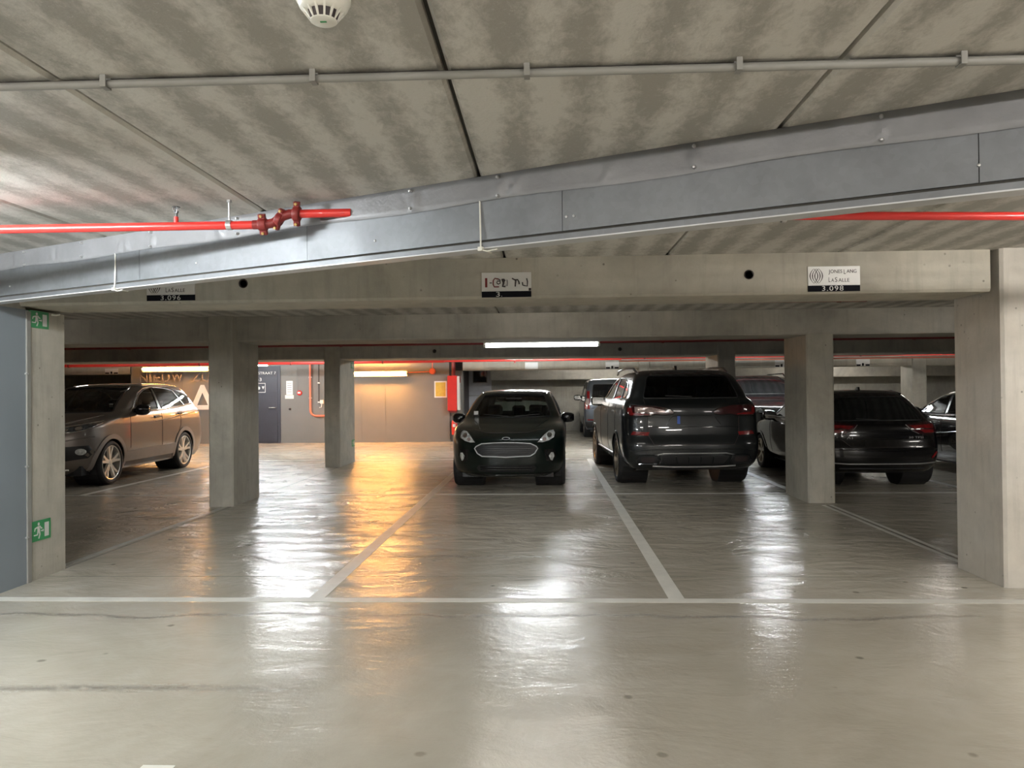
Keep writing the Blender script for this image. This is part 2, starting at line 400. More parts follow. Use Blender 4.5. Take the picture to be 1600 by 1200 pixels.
def dens(poly, res, closed=True):
    out = []; n = len(poly)
    for i in range(n if closed else n-1):
        a = Vector(poly[i]); b = Vector(poly[(i+1) % n]); k = max(1, int((b-a).length/res + 0.5))
        for j in range(k): out.append(tuple(a + (b-a)*(j/k)))
    if not closed: out.append(tuple(poly[-1]))
    return out

# ------------------------------------------------------------------ car builder
def pchip(x, y, xq):
    x = np.asarray(x, float); y = np.asarray(y, float); h = np.diff(x); d = np.diff(y)/h; n = len(x); m = np.zeros(n)
    for i in range(1, n-1):
        if d[i-1]*d[i] > 0:
            w1 = 2*h[i]+h[i-1]; w2 = h[i]+2*h[i-1]; m[i] = (w1+w2)/(w1/d[i-1]+w2/d[i])
    m[0] = d[0]; m[-1] = d[-1]
    k = np.clip(np.searchsorted(x, xq, side='right')-1, 0, n-2); t = (xq-x[k])/h[k]
    return ((1+2*t)*(1-t)**2)*y[k] + t*(1-t)**2*h[k]*m[k] + t*t*(3-2*t)*y[k+1] + t*t*(t-1)*h[k]*m[k+1]
class Car:
    """rings: (z, y_front, y_rear, half_width, front_round, rear_round, front_exp, rear_exp)"""
    def __init__(s, name, label, rings, paintm, loc, rz, res=0.035, cat='car', off=(0, 0)):
        s.root = empty(name, loc, rz, label, cat); s.P = paintm; s.off = off
        R = np.array(rings, float); s.L = R[:,2].max()
        seg = np.hypot(np.diff(R[:,1]), np.diff(R[:,0])) + 0.6*np.abs(np.diff(R[:,3])) + 0.3*np.abs(np.diff(R[:,2]))
        u = np.concatenate([[0], np.cumsum(np.maximum(seg, 1e-3))])
        q = np.linspace(0, u[-1], max(30, int(u[-1]/res)))
        q = np.unique(np.round(np.concatenate([q, u]), 6))
        Z, YF, YR, HW, LF, LR, NF, NR = [pchip(u, R[:,i], q) for i in range(8)]
        nf, ns, nr = 16, max(20, int(s.L*0.62/res)), 12
        verts = []; nring = 0
        for z, yf, yr, hw, lf, lr, ef, er in zip(Z, YF, YR, HW, LF, LR, NF, NR):
            if lf+lr > (yr-yf)*0.96:
                k = (yr-yf)*0.96/(lf+lr); lf *= k; lr *= k
            half = []
            for i in range(nf):
                th = PI/2*i/nf; half.append((hw*math.sin(th)**(2/ef), yf+lf-lf*max(0, math.cos(th))**(2/ef)))
            for i in range(ns+1):
                half.append((hw, yf+lf + (yr-lr-yf-lf)*i/ns))
            for i in range(nr-1, -1, -1):
                th = PI/2*i/nr; half.append((hw*math.sin(th)**(2/er), yr-lr+lr*math.cos(th)**(2/er)))
            full = half + [(-x, y) for x, y in reversed(half[1:-1])]
            nring = len(full); verts += [(x, y, z) for x, y in full]
        m = len(Z); faces = []
        for i in range(m-1):
            for k in range(nring):
                faces.append((i*nring+k, i*nring+(k+1)%nring, (i+1)*nring+(k+1)%nring, (i+1)*nring+k))
        faces.append(tuple(range(nring-1, -1, -1)))
        b = (m-1)*nring; hf = nring//2
        faces.append((b, b+1, b+nring-1))
        for k in range(1, hf-1): faces.append((b+k, b+k+1, b+nring-k-1, b+nring-k))
        faces.append((b+hf-1, b+hf, b+hf+1))
        s.verts, s.faces = verts, faces
        s.bvh = BVHTree.FromPolygons(verts, faces)
        s.cuts = []
    def ray(s, mode, u, v):
        if mode in ('R', 'L'):
            sg = 1 if mode == 'R' else -1; o = Vector((sg*3, u, v)); d = Vector((-sg, 0, 0))
        elif mode == 'F': o = Vector((u, -3, v)); d = Vector((0, 1, 0))
        elif mode == 'B': o = Vector((u, s.L+3, v)); d = Vector((0, -1, 0))
        else: o = Vector((u, v, 4)); d = Vector((0, 0, -1))
        h = s.bvh.ray_cast(o, d)
        if h[0] is None:
            h = s.bvh.find_nearest(o + d*(3 - (0.85 if mode in 'RL' else 0)))
            return h[0], -d
        return h[0], -d
    def wheelarches(s, axles, r, z):
        s.ax = axles; s.r = r
        for a in axles:
            poly = [(a + r*math.cos(2*PI*i/32), z + r*math.sin(2*PI*i/32)) for i in range(32)]
            for md in 'RL': s.cuts.append((md, poly))
    def finish(s, name='body'):
        bm = bmesh.new(); vs = [bm.verts.new(v) for v in s.verts]
        for f in s.faces:
            try: bm.faces.new([vs[i] for i in f])
            except ValueError: pass
        bmesh.ops.recalc_face_normals(bm, faces=bm.faces); bm.normal_update()
        L_ = s.L
        for md, poly in s.cuts:
            us = [p[0] for p in poly]; vv = [p[1] for p in poly]; x0, x1, z0, z1 = min(us), max(us), min(vv), max(vv)
            dele = []
            for f in bm.faces:
                c = f.calc_center_median(); n = f.normal
                if md == 'R':
                    if n.x < 0.3: continue
                    q = (c.y, c.z)
                elif md == 'L':
                    if n.x > -0.3: continue
                    q = (c.y, c.z)
                elif md == 'F':
                    if n.y > -0.12 or c.y > L_/2: continue
                    q = (c.x, c.z)
                else:
                    if n.y < 0.12 or c.y < L_/2: continue
                    q = (c.x, c.z)
                if x0 < q[0] < x1 and z0 < q[1] < z1 and pip(q, poly): dele.append(f)
            ds = set(dele); bv = set()
            for f in dele:
                for v in f.verts:
                    if any(g not in ds for g in v.link_faces): bv.add(v)
            bmesh.ops.delete(bm, geom=dele, context='FACES')
            for v in bv:
                if not v.is_valid: continue
                q = (v.co.y, v.co.z) if md in 'RL' else (v.co.x, v.co.z)
                t, d = near(q, poly)
                if d < 0.05:
                    if md in 'RL':
                        h = s.ray(md, t.x, t.y)[0]
                    else: h = s.ray(md, t.x, t.y)[0]
                    if (h-v.co).length < 0.12: v.co = h
        me = bpy.data.meshes.new(name); bm.to_mesh(me); bm.free()
        me.polygons.foreach_set('use_smooth', [True]*len(me.polygons)); me.set_sharp_from_angle(angle=math.radians(50))
        s.body = link(name, me, s.P, s.root); return s.body
    def patch(s, name, md, poly, mat, off=0.004, thick=0.012, res=0.05, parent=None, label=None, both=False):
        if both: s.patch(name, 'L', poly, mat, off, thick, res, parent, label)
        out = dens(poly, res); n = len(out)
        us = [p[0] for p in out]; vs = [p[1] for p in out]; pts = list(out)
        x = min(us) + res*0.6
        while x < max(us):
            y = min(vs) + res*0.6
            while y < max(vs):
                if pip((x, y), out) and near((x, y), out)[1] > res*0.45: pts.append((x, y))
                y += res
            x += res
        r = delaunay_2d_cdt([Vector(p) for p in pts], [(i, (i+1) % n) for i in range(n)], [], 1, 1e-6)
        V = []; B = []
        for p in r[0]:
            h, d = s.ray(md, p[0], p[1]); V.append(h + d*off); B.append(h + d*(off-thick))
        F = [tuple(f) for f in r[2]]; k = len(V); ec = {}
        for f in F:
            for i in range(len(f)):
                e = (f[i], f[(i+1) % len(f)]); ec[e] = 1
        W = [(a, b, b+k, a+k) for (a, b) in ec if (b, a) not in ec]
        mb = MB(); mb.add(V+B, F + W)
        me = bpy.data.meshes.new(name); me.from_pydata(mb.v, [], mb.f); me.update()
        bm = bmesh.new(); bm.from_mesh(me); bmesh.ops.recalc_face_normals(bm, faces=bm.faces); bm.to_mesh(me); bm.free()
        me.polygons.foreach_set('use_smooth', [True]*len(me.polygons)); me.set_sharp_from_angle(angle=math.radians(45))
        o = link(name, me, mat, parent or s.root)
        if label: o['label'] = label
        return o
    def line(s, name, md, pts, r, mat, closed=False, off=0.0, res=0.05, parent=None, both=False, label=None, n=6):
        if both: s.line(name, 'L', pts, r, mat, closed, off, res, parent, False, label, n)
        P = [s.ray(md, u, v) for u, v in dens(pts, res, closed)]
        o = MB().tube([h + d*off for h, d in P], r, n, closed).build(name, mat, parent or s.root, smooth=True)
        if label: o['label'] = label
        return o
    def window(s, name, md, poly, mat, clear=True, seal='black', off=0.002, both=False, rr=0.03, sr=0.008, frame=None):
        poly = rnd(poly, rr)
        for m_ in ((md, 'L') if both else (md,)):
            if clear: s.cuts.append((m_, poly))
            g = s.patch(name, m_, poly, mat, off=0.0 if clear else off, thick=0.0005 if clear else 0.004, res=0.06)
            s.line('window_seal', m_, poly, sr, M[seal], True, off=0.001, res=0.05, parent=g)
            if frame: s.line('window_frame', m_, poly, 0.007, M[frame], True, off=0.008, res=0.05, parent=g)
    def wheels(s, hw, r, w, rimm, spokes=5, double=True, rimr=0.72, inset=0.0):
        tyre = MB(); k = 40; h = w/2
        prof = [(r*rimr, -h*0.85), (r*0.86, -h), (r*0.96, -h*0.93), (r, -h*0.72), (r, -h*0.25), (r*0.985, -h*0.22), (r*0.985, -h*0.15), (r, -h*0.12),
                (r, h*0.12), (r*0.985, h*0.15), (r*0.985, h*0.22), (r, h*0.25), (r, h*0.72), (r*0.96, h*0.93), (r*0.86, h), (r*rimr, h*0.85)]
        rim = MB(); R0 = r*rimr
        rim.lathe([(R0*1.01, h*0.86), (R0*0.99, h*0.92), (R0*0.94, h*0.88), (R0*0.92, h*0.3), (R0*0.90, -h*0.8)], k, 'x')
        rim.lathe([(0.0001, h*0.72), (R0*0.14, h*0.74), (R0*0.22, h*0.66), (R0*0.23, h*0.35)], 20, 'x')
        for i in range(spokes):
            for dl in ((-0.16, 0.16) if double else (0,)):
                a0 = 2*PI*i/spokes + PI/2; a1 = a0 + dl*1.3; a0 = a0 + dl*0.7
                ww0 = R0*(0.10 if double else 0.13); ww1 = R0*(0.095 if double else 0.12)
                P0 = Vector((0, math.cos(a0), math.sin(a0))); T0 = Vector((0, -math.sin(a0), math.cos(a0)))
                P1 = Vector((0, math.cos(a1), math.sin(a1))); T1 = Vector((0, -math.sin(a1), math.cos(a1)))
                X = Vector((1, 0, 0))
                q = []
                for (P, T, rad, hx, ww) in ((P0, T0, R0*0.16, h*0.70, ww0*1.2), (P0*0.5+P1*0.5, T1, R0*0.58, h*0.74, ww0), (P1, T1, R0*0.95, h*0.84, ww1*1.1)):
                    c = P.normalized()*rad
                    q.append([c - T*ww + X*hx*0.55, c - T*ww*0.7 + X*hx, c + T*ww*0.7 + X*hx, c + T*ww + X*hx*0.55])
                vv = [v for g in q for v in g]; ff = []
                for a in range(2):
                    for b in range(3): ff.append((a*4+b, a*4+b+1, a*4+b+5, a*4+b+4))
                    ff.append((a*4+3, a*4, a*4+4, a*4+7))
                rim.add(vv, ff)
        disc = MB().lathe([(R0*0.15, h*0.1), (R0*0.7, h*0.1), (R0*0.7, -h*0.1)], 24, 'x')
        tyre.lathe(prof, k, 'x'); protos = None
        for a in s.ax:
            for sg in (1, -1):
                if protos is None:
                    t = tyre.build('wheel', M['rubber'], s.root, smooth=True)
                    rim.build('rim', rimm, t, smooth=True); disc.build('brake_disc', M['disc'], t, smooth=True)
                    protos = t
                else: t = copy_tree(protos, s.root)
                t.location = (sg*(hw - w/2 - inset), a, r); t.rotation_euler = (0, 0, 0 if sg > 0 else PI)
        for a in s.ax:
            for sg in (1, -1):
                MB().lathe([(s.r-0.004, sg*(hw-0.06)), (s.r-0.004, sg*(hw-0.45)), (0.001, sg*(hw-0.45))], 28, 'x', (0, a, r)).build('wheel_liner', M['black'], s.root)
    def under(s, hw, z0, z1, y0, y1):
        MB().box(-hw, hw, y0, y1, z0, z1).build('underbody', M['black'], s.root)
    def mirror(s, y, z, x, sz=1.0, mat=None, chrome=False):
        for sg in (1, -1):
            m = MB(); cx = sg*(x + 0.12*sz); prof = []
            for i, (t, k) in enumerate(((-1, 0.25), (-0.9, 0.65), (-0.5, 0.95), (0.0, 1.0), (0.6, 0.92), (0.92, 0.7), (1, 0.5))):
                prof.append([(cx + 0.125*sz*t, y + (-0.07*k + 0.13*k*(1-math.cos(a)**2)*0.0 + 0.075*k*math.sin(a)) , z + 0.098*sz*k*math.cos(a)) for a in [2*PI*j/12 for j in range(12)]])
            vs = [v for p in prof for v in p]; fs = []
            for i in range(len(prof)-1):
                for j in range(12): fs.append((i*12+j, i*12+(j+1)%12, (i+1)*12+(j+1)%12, (i+1)*12+j))
            fs.append(tuple(range(12))); fs.append(tuple(range((len(prof)-1)*12, len(prof)*12)))
            m.add(vs, fs); o = m.build('wing_mirror', mat or M['gloss'], s.root, smooth=True)
            MB().tube([(sg*(x-0.03), y-0.02, z-0.07), (cx-sg*0.06, y-0.05, z-0.05)], 0.025, 8).build('mirror_arm', M['black'], o, smooth=True)
            MB().box(cx-0.10*sz, cx+0.10*sz, y+0.004, y+0.012, z-0.06*sz, z+0.06*sz).build('mirror_glass', M['chrome'], o)
    def seats(s, ys, xs, zb=0.35, top=1.05, mat='seat', head=True):
        for y in ys:
            for x in xs:
                sb = MB(); sb.prof([(y-0.45, zb), (y-0.45, zb+0.14), (y, zb+0.12), (y+0.15, top), (y+0.24, top-0.02), (y+0.12, zb)], x-0.23, x+0.23)
                o = sb.build('seat', M[mat], s.root, bevel=0.03)
                if head: MB().prof([(y+0.14, top+0.05), (y+0.12, top+0.22), (y+0.22, top+0.24), (y+0.24, top+0.05)], x-0.12, x+0.12).build('headrest', M[mat], o, bevel=0.03)
def arch_poly(a, z, r0, r1, t0=-12, t1=192, n=22):
    A = [math.radians(t0 + (t1-t0)*i/n) for i in range(n+1)]
    return [(a+r1*math.cos(t), z+r1*math.sin(t)) for t in A] + [(a+r0*math.cos(t), z+r0*math.sin(t)) for t in reversed(A)]
def ellipse(cx, cy, a, b, n=20): return [(cx+a*math.cos(2*PI*i/n), cy+b*math.sin(2*PI*i/n)) for i in range(n)]
def mx(poly): return [(-x, y) for x, y in poly]
# ================================================================== SETTING
ZC = 2.456
fl = struct('floor', MB().box(-19, 17, -7, 28.2, -0.12, 0.0), M['floor'])
def line_strip(x0, x1, y0, y1, mat='line'):
    o = MB().box(x0, x1, y0, y1, -0.01, 0.0015).build('painted_line', M[mat], fl); return o
line_strip(-4.0, 4.4, 5.30, 5.40)
line_strip(-14, -4.45, 10.78, 10.86, 'line_worn'); line_strip(-4.0, 14, 10.78, 10.86)
line_strip(-14, 14, 16.26, 16.36, 'line_worn')
for xc in (-1.645, 0.889):
    line_strip(xc-0.055, xc+0.055, 5.40, 10.78); line_strip(xc-0.055, xc+0.055, 10.86, 16.26)
for dx in (-0.045, 0.045):
    line_strip(3.46+dx-0.022, 3.46+dx+0.022, 6.35, 9.7); 
line_strip(3.41, 3.51, 10.86, 16.26, 'line_worn'); line_strip(5.88, 5.98, 10.86, 16.26, 'line_worn'); line_strip(8.4, 8.5, 10.86, 16.26, 'line_worn')
line_strip(-4.17, -4.11, 6.35, 9.7, 'line_worn'); line_strip(-6.80, -6.70, 10.86, 16.26)
line_strip(-9.25, -9.15, 10.86, 16.26, 'line_worn')
line_strip(-1.60, -1.47, 1.2, 2.965)
for x0, x1 in ((-4.07, -4.06),):
    for y0, y1 in ((6.3, 9.7), (10.7, 14.8), (16.05, 21.5)):
        o = MB().box(x0, x1, y0, y1, -0.01, 0.0012).build('floor_joint', M['joint'], fl)
o = MB().box(3.455, 3.462, 6.35, 9.7, -0.01, 0.0018).build('floor_joint', M['joint'], fl)

ce = struct('ceiling', MB().box(-19, 17, -7, 28.2, ZC+0.03, ZC+0.25), M['joint'])
xs = [-4.0-1.225*3, -4.0-1.225*2, -4.0-1.225, -4.0, -2.775, -1.54, -0.306, 0.911, 2.17, 3.40, 4.62, 5.85, 7.1]
for a, b in zip(xs[:-1], xs[1:]):
    m = MB(); g = 0.008; c = 0.012
    m.add([(a+g+c, -7, ZC), (b-g-c, -7, ZC), (b-g, -7, ZC+0.012), (b-g, -7, ZC+0.04), (a+g, -7, ZC+0.04), (a+g, -7, ZC+0.012)] +
          [(a+g+c, 5.8, ZC), (b-g-c, 5.8, ZC), (b-g, 5.8, ZC+0.012), (b-g, 5.8, ZC+0.04), (a+g, 5.8, ZC+0.04), (a+g, 5.8, ZC+0.012)],
          [(0,1,2,3,4,5), (6,11,10,9,8,7)] + [(i, 6+i, 6+(i+1)%6, (i+1)%6) for i in range(6)])
    m.build('ceiling_slab', M['ceil'], ce)
for y0, y1 in ((6.3, 9.85), (10.7, 14.85), (16.0, 21.95), (22.7, 28)):
    for k in range(6):
        x0 = -18 + k*5.8
        MB().box(x0+0.01, x0+5.79, y0, y1, ZC, ZC+0.04).build('ceiling_slab', M['ceil'], ce)
struct('wall_back', MB().box(-19, 17, 27.5, 27.8, 0, 2.6), M['block'])
struct('wall_front', MB().box(-19, 17, -7.2, -6.9, 0, 2.6), M['block'])
struct('wall_far_left', MB().box(-19.2, -18.9, -7, 28, 0, 2.6), M['block'])
struct('wall_right', MB().box(15.5, 15.8, -7, 28, 0, 2.6), M['block'])
wl = struct('wall_left', MB().box(-4.34, -4.04, -7, 5.82, 0, 2.125), M['bluewall'])
MB().box(-4.34, -4.06, -7, 5.82, 2.125, ZC).build('wall_head', M['beam_dark'], wl)
MB().box(-4.045, -4.028, 5.79, 5.835, 0.0, 2.115).build('edge_strip', M['conduit'], wl)
for z in (0.9, 1.62, 0.35): MB().box(-4.04, -4.024, 5.775, 5.80, z, z+0.012).build('clip', M['zinc'], wl)
core = struct('wall_core', MB().box(-12.17, -2.79, 22.0, 27.5, 0, 2.5), M['core'])
for x in (-4.65, -5.35, -6.4, -9.3, -10.6): MB().box(x-0.004, x+0.004, 21.994, 22.0, 0.02, 2.25).build('panel_seam', M['core'], core)
MB().box(-12.2, -2.76, 21.985, 22.0, 0, 0.06).build('skirting', M['core'], core)

# columns -------------------------------------------------------------
def column(x0, x1, y0, y1, label, mat='col', z1=ZC, c=0.02):
    return thing('concrete_column', MB().cham(x0, x1, y0, y1, 0, z1, c), M[mat], label, 'column')
column(-4.37, -4.04, 5.84, 6.29, 'light concrete column at the end of the blue-grey wall with two exit signs', z1=2.13)
column(-4.36, -4.04, 9.72, 10.63, 'concrete column between the bronze SUV and the dark door, second on the left')
column(-4.34, -4.03, 14.82, 15.98, 'slim far concrete column left of the orange wall lamp')
column(3.29, 3.95, 5.70, 6.36, 'large pitted concrete column nearest at the right edge', 'col_bright')
column(3.29, 3.63, 9.87, 10.80, 'concrete column between the dark grey SUV and the black hatchback')
column(3.27, 3.60, 14.8, 15.95, 'dark far column behind the dark grey SUV roof', 'beam_dark')
column(10.23, 10.62, 21.95, 22.7, 'pale far column above the parked black sedan')
column(2.62, 2.94, 21.95, 22.7, 'far column behind the roof of the dark grey SUV', 'beam')
# beams ---------------------------------------------------------------
def beam(x0, x1, y0, y1, z0, label, mat='beam', c=0.02):
    p = [(y0, z0+c), (y0+c*0.7, z0), (y1-c*0.7, z0), (y1, z0+c), (y1, ZC), (y0, ZC)]
    return thing('concrete_beam', MB().prof(p, x0, x1), M[mat], label, 'beam')
b1 = beam(-4.37, 3.245, 5.75, 6.30, 2.150, 'nearest concrete beam carrying the three bay number signs')
b2 = beam(-12, 14, 9.86, 10.68, 2.130, 'second concrete beam above the white tube lamp', 'beam_dark')
b3 = beam(-14, 14, 14.86, 15.95, 2.105, 'third dark concrete beam below the first red sprinkler line', 'beam_dark')
b4 = beam(-2.4, 14.5, 22.0, 22.65, 2.050, 'far concrete beam with small white bay signs, right of the grey wall')
beam(-18, -12.2, 22.0, 22.65, 2.050, 'far concrete beam behind the roof of the bronze SUV')
b5 = beam(-1.93, 15, 26.6, 27.5, 1.82, 'deep dark beam along the top of the far block wall', 'beam_dark')
for x, z, y, b in ((-2.30, 2.295, 5.75, b1), (1.505, 2.30, 5.75, b1), (1.42, 2.235, 14.86, b3), (-2.17, 2.24, 14.86, b3)):
    m = MB(); n = 20; R = 0.031
    m.lathe([(0.036, -0.003), (R, -0.004), (R*0.9, 0.0), (0.0001, 0.0)], n, 'y', (x, y, z)); m.build('core_hole', M['ink'], b)

# ================================================================== STEEL GIRDER
ANG = math.atan2(2.65218-5.23514, 1.61596+3.83595)
sg_ = empty('steel_girder', (-3.83595, 5.23514, 0), ANG, 'galvanised sheet-clad girder running diagonally below the ceiling slabs', 'girder')
XE = 7.7; X0 = -0.17
jn = [X0, 1.495, 2.85, 4.33, 5.9, XE]
for a, b in zip(jn[:-1], jn[1:]):
    MB().box(a+0.0015, b-0.0015, 0, 0.08, 2.160, 2.343).build('side_panel', M['steel'], sg_)
MB().box(X0, XE, 0.01, 0.078, 2.14, ZC).build('girder_core', M['joint'], sg_)
MB().prof([(-0.014, 2.120), (-0.014, 2.146), (0.01, 2.146), (0.01, 2.126), (0.07, 2.126), (0.07, 2.120)], X0, XE).build('bottom_flange', M['steel'], sg_)
MB().prof([(-0.018, 2.116), (-0.018, 2.1215), (0.075, 2.1215), (0.075, 2.116)], X0, XE).build('flange_edge', M['rim'], sg_)
rg = random.Random(3); nx, nz = 420, 10; vs = []
cre = [0.02, 0.22, 0.62, 0.69, 1.33, 1.38, 1.62, 2.2, 2.95, 3.55, 4.02, 4.1, 4.55, 4.92, 5.6, 6.4, 7.2]
cre = [(c, rg.uniform(-1, 1), rg.uniform(0.02, 0.05), rg.uniform(0.5, 1)) for c in cre]
for i in range(nx+1):
    x = X0 + (XE-X0)*i/nx
    for j in range(nz+1):
        t = j/nz; z = 2.335 + (ZC-2.335)*t
        d = 0.010 + 0.0015*math.sin(x*2.3+t*2)
        for c, sl, wd, am in cre:
            u = (x - c - sl*0.06*(t-0.5))/wd
            d += 0.012*am*math.exp(-u*u)*math.sin(PI*min(1, t*1.3))*math.cos(u*2.2)
        z += 0.006*math.sin(x*5)*(1-t) * (1 if j == 0 else 0)
        vs.append((x, -d if 0 < j < nz else -0.006, z))
fs = [(i*(nz+1)+j, (i+1)*(nz+1)+j, (i+1)*(nz+1)+j+1, i*(nz+1)+j+1) for i in range(nx) for j in range(nz)]
MB().add(vs, fs).build('foil_strip', M['foil'], sg_, smooth=True)
for x in (0.32, 0.95, 1.62, 2.35, 3.53, 4.015, 4.92, 5.6, 6.3):
    for z in (2.352, 2.437):
        MB().lathe([(0.0001, -0.028), (0.005, -0.027), (0.008, -0.020), (0.008, -0.008)], 10, 'y', (x, 0, z)).build('screw', M['zinc'], sg_, smooth=True)
for x in (0.12, 2.0, 3.3, 4.35, 4.385, 5.9):
    MB().lathe([(0.0001, -0.006), (0.005, -0.005), (0.007, 0.0)], 10, 'y', (x, 0, 2.22)).build('rivet', M['zinc'], sg_, smooth=True)
for x, s in ((1.275, 1), (3.917, -1)):
    o = MB().tube([(x-0.004, -0.004, 2.345), (x, -0.008, 2.25), (x+0.006, -0.016, 2.148), (x+0.01, -0.024, 2.118), (x+0.012, 0.0, 2.113), (x+0.013, 0.07, 2.113)], 0.0045, 6).build('cable_tie', M['white'], sg_, smooth=True)
    MB().tube([(x+0.008, -0.024, 2.112), (x+0.05, -0.03, 2.10), (x+0.10, -0.028, 2.105)], 0.003, 6).build('tie_tail', M['white'], o)
    MB().box(x, x+0.022, -0.034, -0.016, 2.106, 2.124).build('tie_head', M['white'], o)

# ================================================================== PIPES
YP = 3.885
p = empty('sprinkler_pipe', (0, 0, 0), 0, 'bright red sprinkler pipe with a dark red offset joint in front of the girder', 'pipe')
MB().tube([(-4.04, YP, 2.331), (-1.45, YP, 2.325)], 0.0215, 20).build('pipe_run', M['red'], p, smooth=True)
MB().tube([(-1.27, YP, 2.378), (-0.99, YP+0.0, 2.378)], 0.0215, 20).build('pipe_run', M['red'], p, smooth=True)
el = MB().tube([(-1.50, YP, 2.326), (-1.44, YP, 2.326), (-1.395, YP, 2.333), (-1.37, YP, 2.350), (-1.345, YP, 2.368), (-1.31, YP, 2.378), (-1.25, YP, 2.378)], 0.024, 16).build('offset_elbow', M['darkred'], p, smooth=True)
def coupling(x, z, tilt, R=0.036, wd=0.03):
    m = MB(); m.lathe([(0.022, -wd/2), (R*0.92, -wd/2), (R, -wd*0.3), (R, wd*0.3), (R*0.92, wd/2), (0.022, wd/2)], 20, 'x')
    for s in (1, -1):
        m.box(-wd*0.42, wd*0.42, -0.014, 0.014, s*R*0.8 if s > 0 else -R*1.55, R*1.55 if s > 0 else -R*0.8)
    o = m.build('coupling', M['darkred'], p, smooth=True, bevel=0.002); o.location = (x, YP, z); o.rotation_euler = (math.radians(20), tilt, 0)
    for s in (1, -1):
        b = MB().lathe([(0.0001, -0.024), (0.007, -0.024), (0.008, -0.016), (0.008, 0.020), (0.0001, 0.022)], 8, 'y', (0, 0, s*R*1.28)).build('coupling_bolt', M['brass'], o)
coupling(-1.45, 2.327, 0.0, 0.034, 0.042); coupling(-1.365, 2.352, 0.45, 0.036, 0.032); coupling(-1.272, 2.378, 0.12, 0.040, 0.034)
h = MB().tube([(-1.625, YP, 2.35), (-1.625, YP, ZC)], 0.005, 8).build('hanger_rod', M['zinc'], p)
MB().lathe([(0.0225, -0.013), (0.0255, -0.013), (0.0255, 0.013), (0.0225, 0.013)], 20, 'x', (-1.625, YP, 2.327)).build('hanger_ring', M['zinc'], p)
MB().lathe([(0.014, ZC-0.012), (0.014, ZC)], 6, 'z', (-1.625, YP, 0)).build('rod_nut', M['zinc'], h)
MB().tube([(-1.905, YP, 2.335), (-1.905, YP, 2.375)], 0.0115, 12).build('riser', M['red'], p)
sh = MB().tube([(-1.905, YP, 2.375), (-1.905, YP, 2.402)], 0.008, 10).build('sprinkler_head', M['disc'], p)
m = MB()
for k in range(4):
    a = PI/4 + k*PI/2
    m.tube([(-1.905+0.008*math.cos(a), YP+0.008*math.sin(a), 2.395), (-1.905+0.013*math.cos(a), YP+0.013*math.sin(a), 2.41), (-1.905+0.012*math.cos(a), YP+0.012*math.sin(a), 2.425)], 0.0025, 5)
m.build('sprinkler_frame', M['disc'], sh)
MB().lathe([(0.0001, 2.430), (0.020, 2.427), (0.0205, 2.424), (0.0001, 2.424)], 14, 'z', (-1.905, YP, 0)).build('deflector', M['disc'], sh)
p2 = empty('sprinkler_pipe', (0, 0, 0), 0, 'bright red sprinkler pipe right of and behind the diagonal girder', 'pipe')
MB().tube([(-0.80, 3.93, 2.372), (3.9, 4.06, 2.300)], 0.0215, 20).build('pipe_run', M['red'], p2, smooth=True)
MB().lathe([(0.0225, -0.012), (0.026, -0.012), (0.026, 0.012), (0.0225, 0.012)], 18, 'x', (1.235, 4.026, 2.341)).build('hanger_ring', M['zinc'], p2)
MB().tube([(1.235, 4.026, 2.365), (1.235, 4.026, ZC)], 0.005, 8).build('hanger_rod', M['zinc'], p2)
MB().tube([(3.2, 4.05, 2.33), (3.2, 4.05, ZC)], 0.005, 8).build('hanger_rod', M['zinc'], p2)
def redline(label, y, z0, z1, x0, x1, r, ring=(), mat='red'):
    e = empty('sprinkler_pipe', (0, 0, 0), 0, label, 'pipe')
    MB().tube([(x0, y, z0), (x1, y, z1)], r, 14).build('pipe_run', M[mat], e, smooth=True)
    for x in ring:
        z = z0 + (z1-z0)*(x-x0)/(x1-x0)
        MB().lathe([(r, -0.02), (r*1.3, -0.02), (r*1.3, 0.02), (r, 0.02)], 14, 'x', (x, y, z)).build('pipe_clamp', M['darkred'], e)
        MB().tube([(x, y, z+r), (x, y, ZC)], 0.006, 6).build('hanger_rod', M['zinc'], e)
    return e
redline('thin red line just under the nearest concrete beam, seen at the right', 8.0, 2.375, 2.347, -3.9, 3.28, 0.015, (-3, 0.6, 3.0), 'darkred')
redline('dark red pipe below the second concrete beam', 12.6, 2.245, 2.252, -12, 14, 0.032, (-3.4, 5.9, 1.9, -7), 'darkred')
e4 = redline('red pipe across the far bay in front of the grey wall', 19.6, 2.215, 2.235, -17, -2.6, 0.045, (-9, -4.2, -12.5, -6.6))
MB().tube([(-2.62, 19.6, 2.235), (1.9, 19.6, 2.24)], 0.034, 12).build('pipe_run', M['red'], e4, smooth=True)
e5 = redline('thin red pipe across the far right bay with white brackets', 19.7, 2.255, 2.275, 1.9, 14, 0.028, (2.5, 7.9, 10.3))
MB().tube([(1.9, 20.2, 2.20), (14, 20.2, 2.21)], 0.018, 10).build('pipe_branch', M['salmon'], e5, smooth=True)
e5c = MB().box(6.05, 7.15, 19.55, 19.62, 2.20, 2.26).build('pipe_bracket', M['darkred'], e5)
for a, b, c, d in ((6.03, 7.17, 2.262, 2.27), (6.03, 7.17, 2.192, 2.20)): MB().box(a, b, 19.54, 19.6, c, d).build('bracket_rim', M['white'], e5)
MB().box(-1.05, -0.35, 19.5, 19.56, 2.245, 2.262).build('pipe_bracket', M['white'], e4)
MB().tube([(-0.8, 19.55, 2.23), (-0.8, 19.55, 2.16)], 0.02, 8).build('drain_stub', M['darkred'], e4)
# white cable trough under the far beam line
thing('cable_trough', MB().box(-17, -3, 20.9, 21.0, 2.325, 2.375), M['white'], 'pale cable trough above the red pipe at the grey wall', 'trough')
